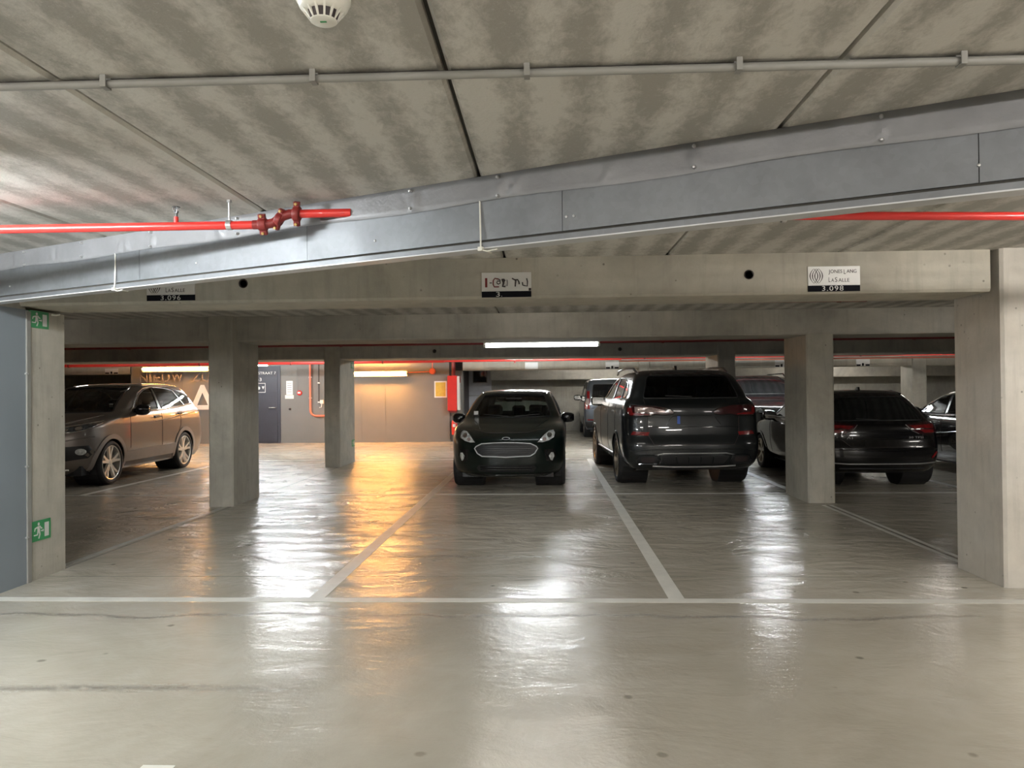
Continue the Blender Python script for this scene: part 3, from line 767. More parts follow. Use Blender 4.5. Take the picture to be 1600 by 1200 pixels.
# grey conduit on the ceiling
e = empty('ceiling_conduit', (0, 0, 0), 0, 'grey conduit clipped to the ceiling slabs across the view', 'conduit')
MB().tube([(-4.04, 2.335, 2.434), (0.66, 2.352, 2.434)], 0.0125, 12).build('conduit_tube', M['conduit'], e, smooth=True)
MB().tube([(0.60, 2.352, 2.434), (4.6, 2.365, 2.434)], 0.0135, 12).build('conduit_tube', M['conduit'], e, smooth=True)
MB().tube([(-4.04, 2.352, 2.4505), (4.6, 2.384, 2.4505)], 0.0055, 8).build('cable', M['ink'], e, smooth=True)  # black tube drawn in for the dark shadow line above the conduit
for x in (-2.03, -1.37, -0.71, -0.05, 0.59, 1.25, 1.9, 2.55):
    y = 2.343 + 0.0035*x
    MB().prof([(y-0.018, 2.4175), (y+0.014, 2.4175), (y+0.014, 2.421), (y-0.0135, 2.421), (y-0.0135, ZC), (y-0.018, ZC)], x-0.009, x+0.009).build('conduit_clip', M['conduit'], e)
    MB().prof([(y+0.0145, 2.4175), (y+0.018, 2.4175), (y+0.018, ZC), (y+0.0145, ZC)], x-0.009, x+0.009).build('conduit_clip', M['conduit'], e)
# smoke detector
sd = empty('smoke_detector', (-0.55, 1.90, ZC), 0, 'round off-white smoke detector on the ceiling at the top edge', 'smoke detector')
MB().lathe([(0.068, 0), (0.068, -0.014), (0.064, -0.020), (0.060, -0.030), (0.052, -0.040), (0.036, -0.0445), (0.0001, -0.0445)], 40).build('base', M['white'], sd, smooth=True)
MB().lathe([(0.042, -0.040), (0.034, -0.062), (0.0001, -0.062)], 32).build('dark_chamber', M['ink'], sd)
MB().lathe([(0.0001, -0.0655), (0.030, -0.0665), (0.0335, -0.064), (0.0335, -0.060), (0.0001, -0.060)], 32).build('cap', M['white'], sd, smooth=True)
for k in range(14):
    a = 2*PI*k/14 + 0.1; c, s = math.cos(a), math.sin(a); T = Vector((-s, c, 0))*0.0026
    A0, A1 = Vector((c*0.054, s*0.054, -0.038)), Vector((c*0.0335, s*0.0335, -0.063)); B0, B1 = Vector((c*0.045, s*0.045, -0.034)), Vector((c*0.030, s*0.030, -0.060))
    MB().add([A0-T, A0+T, A1+T, A1-T, B0-T, B0+T, B1+T, B1-T], [(0,1,2,3), (7,6,5,4), (0,4,5,1), (1,5,6,2), (2,6,7,3), (3,7,4,0)]).build('vent_rib', M['white'], sd)
MB().box(-0.008, 0.008, -0.006, 0.000, -0.0672, -0.0655).build('indicator', M['green'], sd)

# ================================================================== LAMPS
for i, (x0, x1, y, z, c, s, lab) in enumerate(LAMPS):
    e = empty('tube_lamp', ((x0+x1)/2, y, z), 0, lab, 'lamp'); hx = (x1-x0)/2
    warm = c == WARM; r = 0.028
    MB().tube([(-hx+0.03, 0, 0), (hx-0.03, 0, 0)], r, 14).build('tube', emit(c, s), e, smooth=True)
    if warm:
        MB().box(-hx, hx, 0.06, 0.19, 0.0, 0.05).build('housing', M['conduit'], e); MB().box(-hx, hx, 0.034, 0.045, -0.085, 0.06).build('light_shield', M['conduit'], e)  # plate added to keep tube light off the wall and catch the glow
    else:
        hw_ = 0.20 if i == 1 else 0.035  # out-of-view left lamp: housing widened to shade the ceiling
        MB().box(-hx, hx, -hw_, hw_, r+0.004, r+0.04).build('housing', M['white'], e)
        if i == 0:
            MB().box(-hx-0.05, hx+0.1, -0.06, 0.06, r+0.05, r+0.058).build('reflector_plate', M['white'], e)
            for sx in (-1, 1): MB().tube([(sx*hx*1.05, 0, r+0.03), (sx*(hx+0.15), 0, r+0.035), (sx*(hx+0.22), 0, r+0.02)], 0.012, 8).build('cable_gland', M['conduit'], e)
        for sx in (-1, 1): MB().tube([(sx*hx*0.8, 0, r+0.05), (sx*hx*0.8, 0, ZC-z)], 0.004, 6).build('hanger', M['zinc'], e)
    for sx in (-1, 1): MB().tube([(sx*(hx-0.03), 0, 0), (sx*hx, 0, 0)], r+0.003, 12).build('end_cap', M['white'], e)

# ================================================================== SIGNS
def logo(parent, cx, cz, y, w, h, mat, lower=False):
    for s in (-1, 1):
        for k in range(3):
            xo = cx - s*w*0.5 + s*w*0.19*k; pts = []
            for i in range(13):
                t = -1 + 2*i/12
                if lower and t > 0.35: continue
                pts.append((xo + s*w*0.30*(t*t), y, cz + h*0.5*t))
            m = MB(); P = pts; W = [w*0.045*(1-0.55*abs((p_[2]-cz)/(h*0.5))) for p_ in P]; vs = []
            for (x, yy, z), ww in zip(P, W): vs += [(x-ww, yy, z), (x+ww, yy, z)]
            fs = [(2*i, 2*i+1, 2*i+3, 2*i+2) for i in range(len(P)-1)]
            m.add(vs, fs); m.build('logo_arc', mat, parent)
def baysign(x0, z0, x1, z1, label, kind, y=5.75):
    e = empty('bay_sign', ((x0+x1)/2, y, z0), 0, label, 'sign', 'bay number signs on the nearest beam')
    w, h = x1-x0, z1-z0; hw = w/2; bs = 0.045
    MB().box(-hw, hw, -0.008, 0, bs, h).build('white_plate', M['sign'], e)
    MB().box(-hw, hw, -0.008, 0, 0, bs-0.001).build('number_strip', M['signblk'], e)
    yy = -0.0088
    if kind == 'brand':
        logo(e, -hw+0.060, bs+(h-bs)*0.50, yy, 0.090, 0.108, M['ink'])
        R = (PI/2, 0, 0)
        text('J', 0.010, 0.036, (-hw+0.153, yy, h-0.042), M['ink'], e, 'letter'); text('ONES', 0.085, 0.026, (-hw+0.205, yy, h-0.037), M['ink'], e, 'letters')
        text('L', 0.014, 0.034, (-hw+0.266, yy, h-0.040), M['ink'], e, 'letter'); text('ANG', 0.072, 0.026, (-hw+0.315, yy, h-0.037), M['ink'], e, 'letters')
        text('L', 0.014, 0.034, (-hw+0.156, yy, h-0.098), M['ink'], e, 'letter'); text('A', 0.020, 0.026, (-hw+0.178, yy, h-0.102), M['ink'], e, 'letter')
        text('S', 0.018, 0.034, (-hw+0.203, yy, h-0.098), M['ink'], e, 'letter'); text('ALLE', 0.080, 0.026, (-hw+0.259, yy, h-0.102), M['ink'], e, 'letters')
    return e, hw, h, bs, yy
e, hw, h, bs, yy = baysign(-3.050, 2.172, -2.675, 2.352, 'white Jones Lang LaSalle bay sign 3.096 half hidden by the girder', 'brand')
text('3.096', 0.155, 0.036, (0, yy, bs/2), M['sign'], e, 'number', sp=1.15)
e, hw, h, bs, yy = baysign(1.932, 2.166, 2.308, 2.350, 'white Jones Lang LaSalle bay sign 3.098 on the nearest beam at right', 'brand')
text('3.098', 0.155, 0.036, (-0.01, yy, bs/2), M['sign'], e, 'number', sp=1.15)
e, hw, h, bs, yy = baysign(-0.478, 2.160, -0.106, 2.345, 'white bay sign with half scraped lettering above the green hatchback', 'plain')
text('1', 0.017, 0.070, (-hw+0.034, yy, 0.110), M['redink'], e, 'letter'); text('-', 0.018, 0.007, (-hw+0.068, yy, 0.108), M['ink'], e, 'letter')
text('3', 0.028, 0.036, (-hw+0.122, yy, bs/2), M['sign'], e, 'number'); text('.', 0.006, 0.006, (-hw+0.15, yy, 0.008), M['sign'], e, 'number')
def stroke(pts, r, mat): MB().tube([(x-hw, yy, z) for x, z in pts], r, 6).build('lettering_scrap', mat, e)
stroke([(0.128, 0.135), (0.10, 0.142), (0.087, 0.125), (0.087, 0.095), (0.095, 0.078), (0.13, 0.078)], 0.0045, M['redink'])
stroke([(0.118, 0.140), (0.138, 0.130), (0.140, 0.105), (0.125, 0.098), (0.113, 0.108), (0.118, 0.122), (0.135, 0.12)], 0.004, M['ink'])
MB().box(0.152-hw, 0.172-hw, yy-0.001, yy+0.0005, 0.122, 0.138).build('lettering_scrap', M['ink'], e)
stroke([(0.155, 0.136), (0.165, 0.108), (0.158, 0.08), (0.178, 0.08)], 0.0075, M['ink']); stroke([(0.162, 0.11), (0.176, 0.13)], 0.006, M['ink'])
stroke([(0.190, 0.130), (0.194, 0.105), (0.190, 0.082)], 0.003, M['ink'])
stroke([(0.228, 0.140), (0.250, 0.128), (0.270, 0.130), (0.280, 0.112), (0.282, 0.095)], 0.005, M['ink']); stroke([(0.258, 0.128), (0.254, 0.102), (0.252, 0.078)], 0.005, M['ink'])
stroke([(0.338, 0.138), (0.344, 0.115), (0.342, 0.08), (0.318, 0.085), (0.308, 0.088), (0.306, 0.11)], 0.0045, M['ink'])
MB().box(0.352-hw, 0.371-hw, yy, yy+0.001, 0.046, 0.066).build('lettering_scrap', M['ink'], e)
# exit signs (flat plates on faces whose normal is +x)
def exitsign(x, y, z, w, h, label, tilt=0.0, group='green exit signs on the columns'):
    e = empty('exit_sign', (x, y, z), 0, label, 'sign', group); e.rotation_euler = (tilt, 0, 0)
    MB().box(0, 0.006, -w/2, w/2, -h/2, h/2).build('green_plate', M['green'], e)
    X = 0.0066
    def poly(pts, nm='figure'): 
        vs = [(X, a*w, b*h) for a, b in pts]; MB().add(vs, [tuple(range(len(vs)))]).build(nm, M['sign'], e)
    poly([(0.17, -0.36), (0.40, -0.36), (0.40, 0.34), (0.17, 0.34)], 'door_symbol')
    poly([(-0.02, -0.06), (0.08, -0.06), (0.08, -0.12), (0.14, -0.03), (0.08, 0.06), (0.08, 0.0), (-0.02, 0.0)], 'arrow')
    poly([(-0.13+0.055*math.cos(t*PI/5), 0.33+0.085*math.sin(t*PI/5)) for t in range(10)])
    poly([(-0.20, 0.22), (-0.10, 0.23), (-0.06, 0.0), (-0.12, -0.10), (-0.20, -0.02)])
    poly([(-0.20, 0.22), (-0.34, 0.16), (-0.36, 0.0), (-0.32, 0.0), (-0.29, 0.11), (-0.18, 0.14)])
    poly([(-0.10, 0.22), (-0.02, 0.06), (0.06, 0.08), (0.06, 0.12), (0.01, 0.13), (-0.06, 0.25)])
    poly([(-0.20, 0.0), (-0.22, -0.16), (-0.38, -0.16), (-0.38, -0.22), (-0.18, -0.22), (-0.12, -0.05)])
    poly([(-0.12, -0.10), (-0.06, -0.02), (-0.04, -0.20), (-0.10, -0.40), (-0.16, -0.38), (-0.10, -0.19)])
    return e
exitsign(-4.04, 5.943, 2.060, 0.235, 0.135, 'green exit sign high on the column beside the blue-grey wall')
exitsign(-4.04, 5.955, 0.385, 0.235, 0.160, 'green exit sign low on the column beside the blue-grey wall', 0.0)
exitsign(-4.03, 15.80, 2.01, 0.22, 0.12, 'tiny exit sign high on the slim far column')
exitsign(-4.03, 15.83, 0.40, 0.22, 0.14, 'tiny exit sign low on the slim far column')
m = thing('cable_eye', MB().tube([(-4.03, 6.09, 2.115), (-4.0, 6.10, 2.112), (-3.99, 6.13, 2.12)], 0.008, 8), M['white'], 'small white cable stub beside the upper exit sign', 'cable stub')
# small far signs on the far beam
def farsign(x0, x1, z0, z1, y, label, blk=True):
    e = empty('bay_sign', ((x0+x1)/2, y, z0), 0, label, 'sign', 'small far bay signs'); w = (x1-x0)/2; h = z1-z0
    MB().box(-w, w, -0.01, 0, 0, h).build('white_plate', M['sign'], e)
    if blk:
        MB().box(-w*0.95, -w*0.35, -0.013, -0.01, h*0.05, h*0.28).build('number_strip', M['signblk'], e)
        MB().box(w*0.35, w*0.95, -0.013, -0.01, h*0.05, h*0.28).build('number_strip', M['signblk'], e)
        MB().box(-w*0.15, w*0.12, -0.013, -0.01, h*0.05, h*0.45).build('number_strip', M['signblk'], e)
farsign(-0.61, -0.24, 2.065, 2.262, 22.0, 'small blank white sign on the far beam above the green hatchback', False)
farsign(1.69, 2.07, 2.045, 2.242, 22.0, 'small black and white far sign left of the dark grey SUV roof')
farsign(6.45, 6.83, 2.045, 2.242, 22.0, 'small far sign just left of the column beside the black hatchback')
farsign(8.70, 9.08, 2.045, 2.242, 22.0, 'small far sign above the black hatchback roof')
farsign(-12.95, -12.55, 2.055, 2.22, 22.0, 'small far sign above the bronze SUV windscreen')

# ================================================================== CORE WALL THINGS
d = empty('door_1', (-8.26, 22.0, 0), 0); d['kind'] = 'structure'
MB().box(-0.62, 0.54, -0.03, 0.0, 0, 2.24).build('door_frame', M['door'], d)
MB().box(-0.52, 0.46, -0.045, -0.03, 0.02, 2.15).build('door_leaf', M['door'], d)
hd = MB().tube([(0.40, -0.045, 1.03), (0.40, -0.09, 1.03), (0.22, -0.09, 1.03)], 0.013, 8).build('door_handle', M['zinc'], d)
text('GEESTSTRAAT 7', 0.86, 0.075, (-0.01, -0.046, 2.035), M['sign'], d, 'door_lettering')
text('-3', 0.11, 0.095, (-0.06, -0.046, 1.85), M['sign'], d, 'level_number')
for a, b, c_, e_ in ((-0.17, 0.11, 1.73, 1.745), (-0.17, 0.11, 1.47, 1.485), (-0.17, -0.155, 1.47, 1.745), (0.095, 0.11, 1.47, 1.745)):
    MB().box(a, b, -0.048, -0.045, c_, e_).build('lift_symbol', M['sign'], d)
MB().lathe([(0.0001, -0.048), (0.045, -0.047), (0.045, -0.045)], 12, 'y', (-0.09, 0, 1.60)).build('lift_symbol', M['sign'], d)
MB().add([(0.0, -0.047, 1.65), (0.08, -0.047, 1.65), (0.04, -0.047, 1.56)], [(0, 1, 2)]).build('lift_symbol', M['sign'], d)
e = empty('notice', (-7.45, 22.0, 1.28), 0, 'white paper notice beside the dark stairwell door', 'notice')
MB().box(-0.10, 0.09, -0.012, 0, 0.12, 0.52).build('paper_sheet', M['paper'], e); MB().box(-0.13, 0.12, -0.03, 0, 0, 0.11).build('leaflet_holder', M['white'], e)
for k in range(5): MB().box(-0.07, 0.06, -0.0135, -0.012, 0.20+k*0.06, 0.215+k*0.06).build('printed_line', M['conduit'], e)
e = empty('alarm_button', (-7.16, 22.0, 1.45), 0, 'small round red alarm button beside the white notice', 'button')
MB().lathe([(0.0001, -0.05), (0.06, -0.048), (0.075, -0.03), (0.075, 0)], 18, 'y').build('red_dome', M['red'], e, smooth=True)
MB().box(-0.04, 0.04, -0.06, -0.05, -0.02, 0.03).build('white_label', M['sign'], e); MB().tube([(-0.06, -0.01, 0.05), (-0.06, -0.01, 0.75)], 0.006, 6).build('cable', M['conduit'], e)
thing('key_switch', MB().lathe([(0.0001, -0.03), (0.03, -0.03), (0.032, 0)], 12, 'y', (-7.45, 22.0, 0.98)), M['ink'], 'small black switch right of the stairwell door handle', 'switch')
e = empty('red_conduit', (0, 0, 0), 0, 'thin salmon red pipe down the grey wall bending right', 'pipe')
pts = [(-6.83, 21.93, 2.43), (-6.83, 21.93, 0.95)] + [(-6.83+0.17*(1-math.cos(t)), 21.93, 0.95-0.17*math.sin(t)) for t in [PI/10*k for k in range(1, 6)]] + [(-5.85, 21.93, 0.78)]
MB().tube(pts, 0.028, 10).build('pipe_run', M['salmon'], e, smooth=True)
for x, z in ((-6.83, 1.9), (-6.83, 1.3), (-6.2, 0.78)): MB().box(x-0.035, x+0.035, 21.92, 22.0, z-0.015, z+0.015).build('pipe_clip', M['zinc'], e)
e = empty('wall_socket', (-6.5, 22.0, 1.15), 0, 'grey socket box hanging from a dark conduit on the grey wall', 'socket')
MB().tube([(-0.09, -0.02, -0.02), (-0.09, -0.02, 1.15)], 0.011, 6).build('conduit', M['ink'], e)
MB().box(-0.05, 0.05, -0.07, 0, -0.02, 0.09).build('socket_box', M['white'], e, bevel=0.008)
MB().tube([(0.0, -0.05, -0.02), (-0.01, -0.06, -0.12), (-0.07, -0.05, -0.13)], 0.012, 6).build('plug_cable', M['white'], e)
for z in (0.58, 0.02): MB().box(-0.12, -0.06, -0.04, 0, z-0.015, z+0.025).build('conduit_clip', M['white'], e)
e = empty('junction_box', (-3.27, 21.93, 2.035), 0, 'round orange junction box right of the orange tube lamp', 'junction box')
MB().lathe([(0.0001, -0.05), (0.075, -0.05), (0.09, -0.03), (0.09, 0.07)], 20, 'y').build('round_box', M['orange'], e, smooth=True)
MB().tube([(-0.08, 0.02, -0.01), (-0.70, 0.02, -0.03)], 0.014, 8).build('cable', M['orange'], e); MB().tube([(0, 0.02, 0.08), (0, 0.02, 0.3)], 0.014, 8).build('cable', M['salmon'], e)
e = empty('plan_board', (-3.045, 22.0, 1.275), 0, 'yellow evacuation plan in a white frame on the grey wall', 'notice board')
MB().box(-0.18, 0.18, -0.015, 0, 0, 0.475).build('white_frame', M['paper'], e); MB().box(-0.145, 0.145, -0.018, -0.015, 0.035, 0.44).build('yellow_sheet', M['yellow'], e)
e = empty('fire_cabinet', (-2.68, 21.90, 0.90), 0, 'tall bright red fire hose cabinet at the end of the grey wall', 'cabinet')
MB().box(-0.135, 0.135, -0.16, 0.10, 0, 1.0).build('cabinet_body', M['red'], e, bevel=0.01)
MB().box(0.136, 0.21, -0.14, 0.08, 0.02, 0.98).build('side_panel', M['sign'], e); MB().box(0.212, 0.216, -0.14, 0.08, 0.80, 0.98).build('side_label', M['darkred'], e)
MB().box(-0.11, 0.12, -0.12, 0.08, -0.05, 0).build('cabinet_foot', M['darkred'], e)
thing('fire_riser', MB().tube([(-2.66, 21.92, 1.9), (-2.66, 21.92, 2.44)], 0.055, 12), M['darkred'], 'dark red vertical pipe entering the top of the fire cabinet', 'pipe')
e = empty('fire_extinguisher', (-2.63, 21.80, 0.22), 0, 'red fire extinguisher hanging under the fire hose cabinet', 'extinguisher')
MB().lathe([(0.0001, 0), (0.075, 0.0), (0.082, 0.02), (0.082, 0.34), (0.06, 0.40), (0.025, 0.42), (0.025, 0.45), (0.0001, 0.45)], 20).build('cylinder', M['red'], e, smooth=True)
MB().box(-0.05, 0.03, -0.02, 0.02, 0.45, 0.50).build('valve_handle', M['ink'], e); MB().tube([(0.03, 0, 0.46), (0.10, 0, 0.42), (0.09, 0, 0.15)], 0.012, 6).build('hose', M['ink'], e)
MB().box(-0.04, 0.04, -0.086, -0.08, 0.22, 0.30).build('label', M['sign'], e); MB().box(-0.03, 0.03, 0.07, 0.30, 0.28, 0.32).build('wall_bracket', M['zinc'], e)
struct('trim_1', MB().box(-2.79, -2.43, 22.1, 22.5, 0, 2.05), M['core'])
# cabinet / plant door far behind
e = empty('plant_door', (-2.37, 27.35, 0), 0, 'grey white metal door with a dark window, behind the green hatchback', 'door')
MB().box(-0.40, 0.40, 0, 0.15, 1.3, 2.25).build('upper_panel', M['cabwhite'], e); MB().box(-0.40, 0.40, 0, 0.15, 0, 1.28).build('lower_panel', M['cabwhite'], e)
MB().box(-0.26, 0.26, -0.012, 0, 1.74, 2.19).build('window_frame', M['conduit'], e); MB().box(-0.23, 0.23, -0.018, -0.012, 1.77, 2.16).build('window_pane', M['darkglass'], e)
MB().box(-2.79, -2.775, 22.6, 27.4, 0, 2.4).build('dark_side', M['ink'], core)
# lettering on the wall
def wtext(s, w, h, x, z, mat, d, label):
    o = text(s, w, h, (x, 22.0-0.03-d, z), mat, None, 'wall_letter', ext=d); tag(o, label, 'letter', 'raised wall lettering'); return o
tot = 'NIEUW ZUID'; wd = {'N': .24, 'I': .055, 'E': .19, 'U': .23, 'W': .33, 'Z': .23, 'D': .23, ' ': .16}
x = -11.86; cnt = {}
for ch in tot:
    if ch != ' ':
        nm = {('N'): 'first raised grey letter N under the orange lamp', 'I': 'raised grey letter I after the N under the orange lamp', 'E': 'raised grey letter E under the orange lamp', 'U': 'raised grey letter U between E and W', 'W': 'raised grey letter W under the orange lamp', 'Z': 'raised grey letter Z starting the second word', 'D': 'raised grey letter D ending the second word behind the column'}[ch]
        cnt[ch] = cnt.get(ch, 0)+1
        if cnt[ch] == 2: nm = {'I': 'raised grey letter I beside the left column, second word', 'U': 'raised grey letter U after the Z'}[ch]
        wtext(ch, wd[ch], 0.245, x+wd[ch]/2, 1.935, M['letter'], 0.04, nm)
    x += wd[ch] + 0.06
m = MB(); A = [(-0.57, 0), (-0.13, 0.95), (0.15, 0.95), (0.57, 0)]
o = text('A', 1.02, 1.02, (-10.02, 21.985, 1.20), M['letterW'], None, 'wall_letter', ext=0.012); tag(o, 'big white painted letter A behind the bronze SUV', 'letter')
# ================================================================== CARS
# ---- dark green hatchback facing the viewer
c = Car('hatchback', 'dark green small hatchback parked nose forward in the middle', [
 (.19,.16,3.94,.76,.75,.30,2.4,3.5),(.27,.05,4.0,.82,.72,.30,2.4,3.5),(.40,.01,4.04,.845,.70,.30,2.4,3.5),(.55,0,4.04,.860,.70,.30,2.4,3.5),
 (.66,.015,4.03,.8675,.72,.28,2.4,3.5),(.74,.06,4.0,.8675,.72,.28,2.45,3.5),(.80,.16,3.97,.866,.72,.28,2.6,3.5),(.87,.38,3.94,.862,.62,.28,3.2,3.5),
 (.93,.68,3.92,.85,.55,.28,3.6,3.5),(.985,1.02,3.90,.822,.45,.28,3.6,3.5),(1.02,1.17,3.88,.79,.36,.28,3.2,3.5),(1.12,1.36,3.85,.745,.32,.28,3.2,3.4),
 (1.25,1.62,3.77,.69,.32,.28,3.2,3.2),(1.36,1.88,3.66,.635,.34,.28,3.0,3.0),(1.43,2.08,3.52,.585,.40,.30,2.8,2.8),(1.462,2.3,3.38,.50,.45,.35,2.5,2.5),
 (1.474,2.5,3.25,.36,.4,.35,2.4,2.4),(1.480,2.75,3.1,.12,.15,.15,2.2,2.2)], M['p_fiesta'], (-.60, 11.13, 0), math.radians(-1.5), res=0.032)
c.wheelarches((.84, 3.33), .335, .305)
fw = [(-.635,1.045),(-.40,1.035),(0,1.03),(.40,1.035),(.635,1.045),(.585,1.20),(.525,1.345),(.50,1.375),(.25,1.39),(0,1.393),(-.25,1.39),(-.50,1.375),(-.525,1.345),(-.585,1.20)]
c.window('windscreen', 'F', fw, M['glass'], rr=.02, sr=.010)
c.window('rear_window', 'B', [(-.56,1.06),(.56,1.06),(.47,1.36),(-.47,1.36)], M['glass'], rr=.05)
c.window('side_window', 'R', [(1.55,1.03),(1.95,1.27),(2.15,1.35),(2.35,1.37),(2.38,1.03)], M['glassd'], both=True)
c.window('side_window', 'R', [(2.46,1.03),(2.43,1.37),(2.9,1.35),(3.3,1.22),(3.28,1.07)], M['glassd'], both=True)
c.finish()
g = [(-.462,.615),(-.44,.645),(-.36,.685),(-.18,.698),(0,.702),(.18,.698),(.36,.685),(.44,.645),(.462,.615),(.42,.545),(.35,.505),(.15,.500),(0,.492),(-.15,.500),(-.35,.505),(-.42,.545)]
gp = c.patch('grille', 'F', g, M['black'], off=.004); c.line('grille_frame', 'F', g, .009, M['rim'], True, off=.010, parent=gp)
for k in range(5): c.line('grille_bar', 'F', [(-.40+.03*abs(k-2), .54+.03*k), (.40-.03*abs(k-2), .54+.03*k)], .005, M['black'], off=.007, parent=gp)
for s in (1, -1):
    f = (lambda P: P) if s > 0 else mx
    hl = f([(.45,.700),(.53,.695),(.62,.715),(.70,.76),(.715,.82),(.69,.868),(.62,.862),(.54,.80)])
    h_ = c.patch('headlight', 'F', hl, M['lamp_in'], off=.006, res=.03); c.line('headlight_rim', 'F', hl, .006, M['gloss'], True, off=.005, res=.03, parent=h_)
    c.patch('projector_lens', 'F', f(ellipse(.63,.80,.035,.035)), M['chrome'], off=.016, res=.02, parent=h_)
    c.patch('indicator_lens', 'F', f(ellipse(.56,.745,.028,.025)), M['clearlamp'], off=.014, res=.02, parent=h_)
    fg = c.patch('fog_light_surround', 'F', f([(.55,.60),(.70,.60),(.73,.50),(.68,.40),(.58,.43)]), M['gloss'], off=.003)
    c.patch('fog_light', 'F', f([(.62,.50),(.655,.55),(.69,.545),(.70,.49),(.67,.425),(.645,.44)]), M['lamp_in'], off=.012, res=.02, parent=fg)
    c.line('wiper', 'F', f([(.05,1.045),(.45,1.075)]), .008, M['black'], off=.012)
c.patch('emblem', 'F', ellipse(0,.760,.058,.020), M['rim'], off=.022, thick=.03, res=.02); c.patch('emblem_field', 'F', ellipse(0,.760,.046,.012), M['signblk'], off=.026, res=.02)
c.patch('lower_intake', 'F', [(-.40,.375),(.40,.375),(.44,.33),(.40,.275),(-.40,.275),(-.44,.33)], M['black'], off=.003)
for z in (.345, .31): c.line('intake_bar', 'F', [(-.38,z),(.38,z)], .008, M['gloss'], off=.008)
c.line('chin_edge', 'F', [(-.62,.235),(-.3,.225),(.3,.225),(.62,.235)], .012, M['gloss'], off=.004)
c.line('bonnet_seam', 'T', [(-.60,.50),(-.3,.27),(0,.235),(.3,.27),(.60,.50)], .004, M['ink'])
for s in (1, -1): c.line('bonnet_crease', 'T', [(s*.42,.45),(s*.50,.8),(s*.58,1.08)], .006, M['p_fiesta'], off=.001)
for y in (1.50, 2.42, 3.2): c.line('door_seam', 'R', [(y,.30),(y,.98)], .004, M['ink'], both=True)
c.line('roof_edge', 'T', [(-.55,2.1),(-.60,2.6),(-.57,3.3)], .012, M['p_fiesta'], off=.0); c.line('roof_edge', 'T', [(.55,2.1),(.60,2.6),(.57,3.3)], .012, M['p_fiesta'], off=.0)
c.wheels(.855, .305, .20, M['alloy'], 8, False); c.under(.68, .17, .30, .35, 3.8); c.mirror(1.62, 1.01, .80, .85)
c.seats((2.0,), (-.36, .36), .30, .98, 'seat'); c.seats((2.95,), (-.42, 0, .42), .30, .95, 'seat')
MB().prof([(1.15,.85),(1.25,.98),(1.60,.99),(1.70,.80),(1.5,.6)], -.72, .72).build('dashboard', M['black'], c.root, bevel=.02)
st = MB().tube([(.36+.17*math.cos(t), 1.78+.06*math.sin(t), .93+.17*math.sin(t)) for t in [2*PI*k/20 for k in range(20)]], .014, 8, True).build('steering_wheel', M['black'], c.root, smooth=True)
MB().box(-.14,.14,1.78,1.82,1.27,1.34).build('rear_view_mirror', M['black'], c.root, bevel=.01)
MB().box(-.70,.70,1.3,3.7,.22,.35).build('cabin_floor', M['black'], c.root)
MB().box(-.62,-.55,1.33,1.34,1.07,1.13).build('sticker', M['paper'], c.root)

# ---- dark grey large SUV seen from behind
D = math.radians(2.8)
suv = [(.30,.15,4.84,.88,.8,.30,2.4,3.2),(.40,.06,4.92,.95,.8,.32,2.4,3.2),(.52,.02,4.94,.985,.8,.34,2.4,3.2),(.64,0,4.935,1.0,.8,.34,2.4,3.2),(.80,.02,4.89,1.0,.8,.34,2.4,3.0),
 (.92,.05,4.875,1.0,.8,.34,2.4,3.0),(1.04,.15,4.87,1.0,.75,.36,2.6,3.0),(1.10,.55,4.87,.992,.6,.36,3,3.0),(1.17,1.15,4.865,.985,.5,.36,3,3.0),(1.23,1.42,4.85,.968,.45,.36,3,3.0),
 (1.285,1.52,4.81,.935,.4,.36,3,3.0),(1.33,1.6,4.77,.885,.36,.34,3,3.0),(1.45,1.85,4.69,.84,.36,.32,3,3.0),(1.60,2.15,4.56,.775,.38,.32,2.8,3.0),(1.69,2.4,4.42,.715,.45,.34,2.6,2.8),
 (1.735,2.6,4.28,.64,.5,.36,2.5,2.5),(1.758,2.85,4.05,.48,.5,.4,2.4,2.4),(1.765,3.1,3.8,.2,.3,.3,2.2,2.2)]
c = Car('suv', 'large dark grey SUV seen from behind, right of the green hatchback', suv, M['p_suv'], (1.887, 16.10, 0), PI + D, res=0.034)
c.wheelarches((.88, 3.87), .40, .375)
c.window('rear_window', 'B', [(-.70,1.325),(.70,1.325),(.66,1.45),(.605,1.63),(.56,1.655),(-.56,1.655),(-.605,1.63),(-.66,1.45)], M['glassd'], rr=.04, sr=.010)
c.window('side_window', 'R', [(1.95,1.30),(2.35,1.55),(2.6,1.62),(2.85,1.64),(2.90,1.30)], M['glassd'], both=True, frame='satin')
c.window('side_window', 'R', [(2.99,1.30),(2.95,1.645),(3.5,1.63),(3.75,1.59),(3.80,1.31)], M['glassd'], both=True, frame='satin')
c.window('side_window', 'R', [(3.88,1.32),(3.83,1.58),(4.10,1.52),(4.25,1.42),(4.22,1.34)], M['darkglass'], clear=False, both=True, frame='satin')
c.finish()
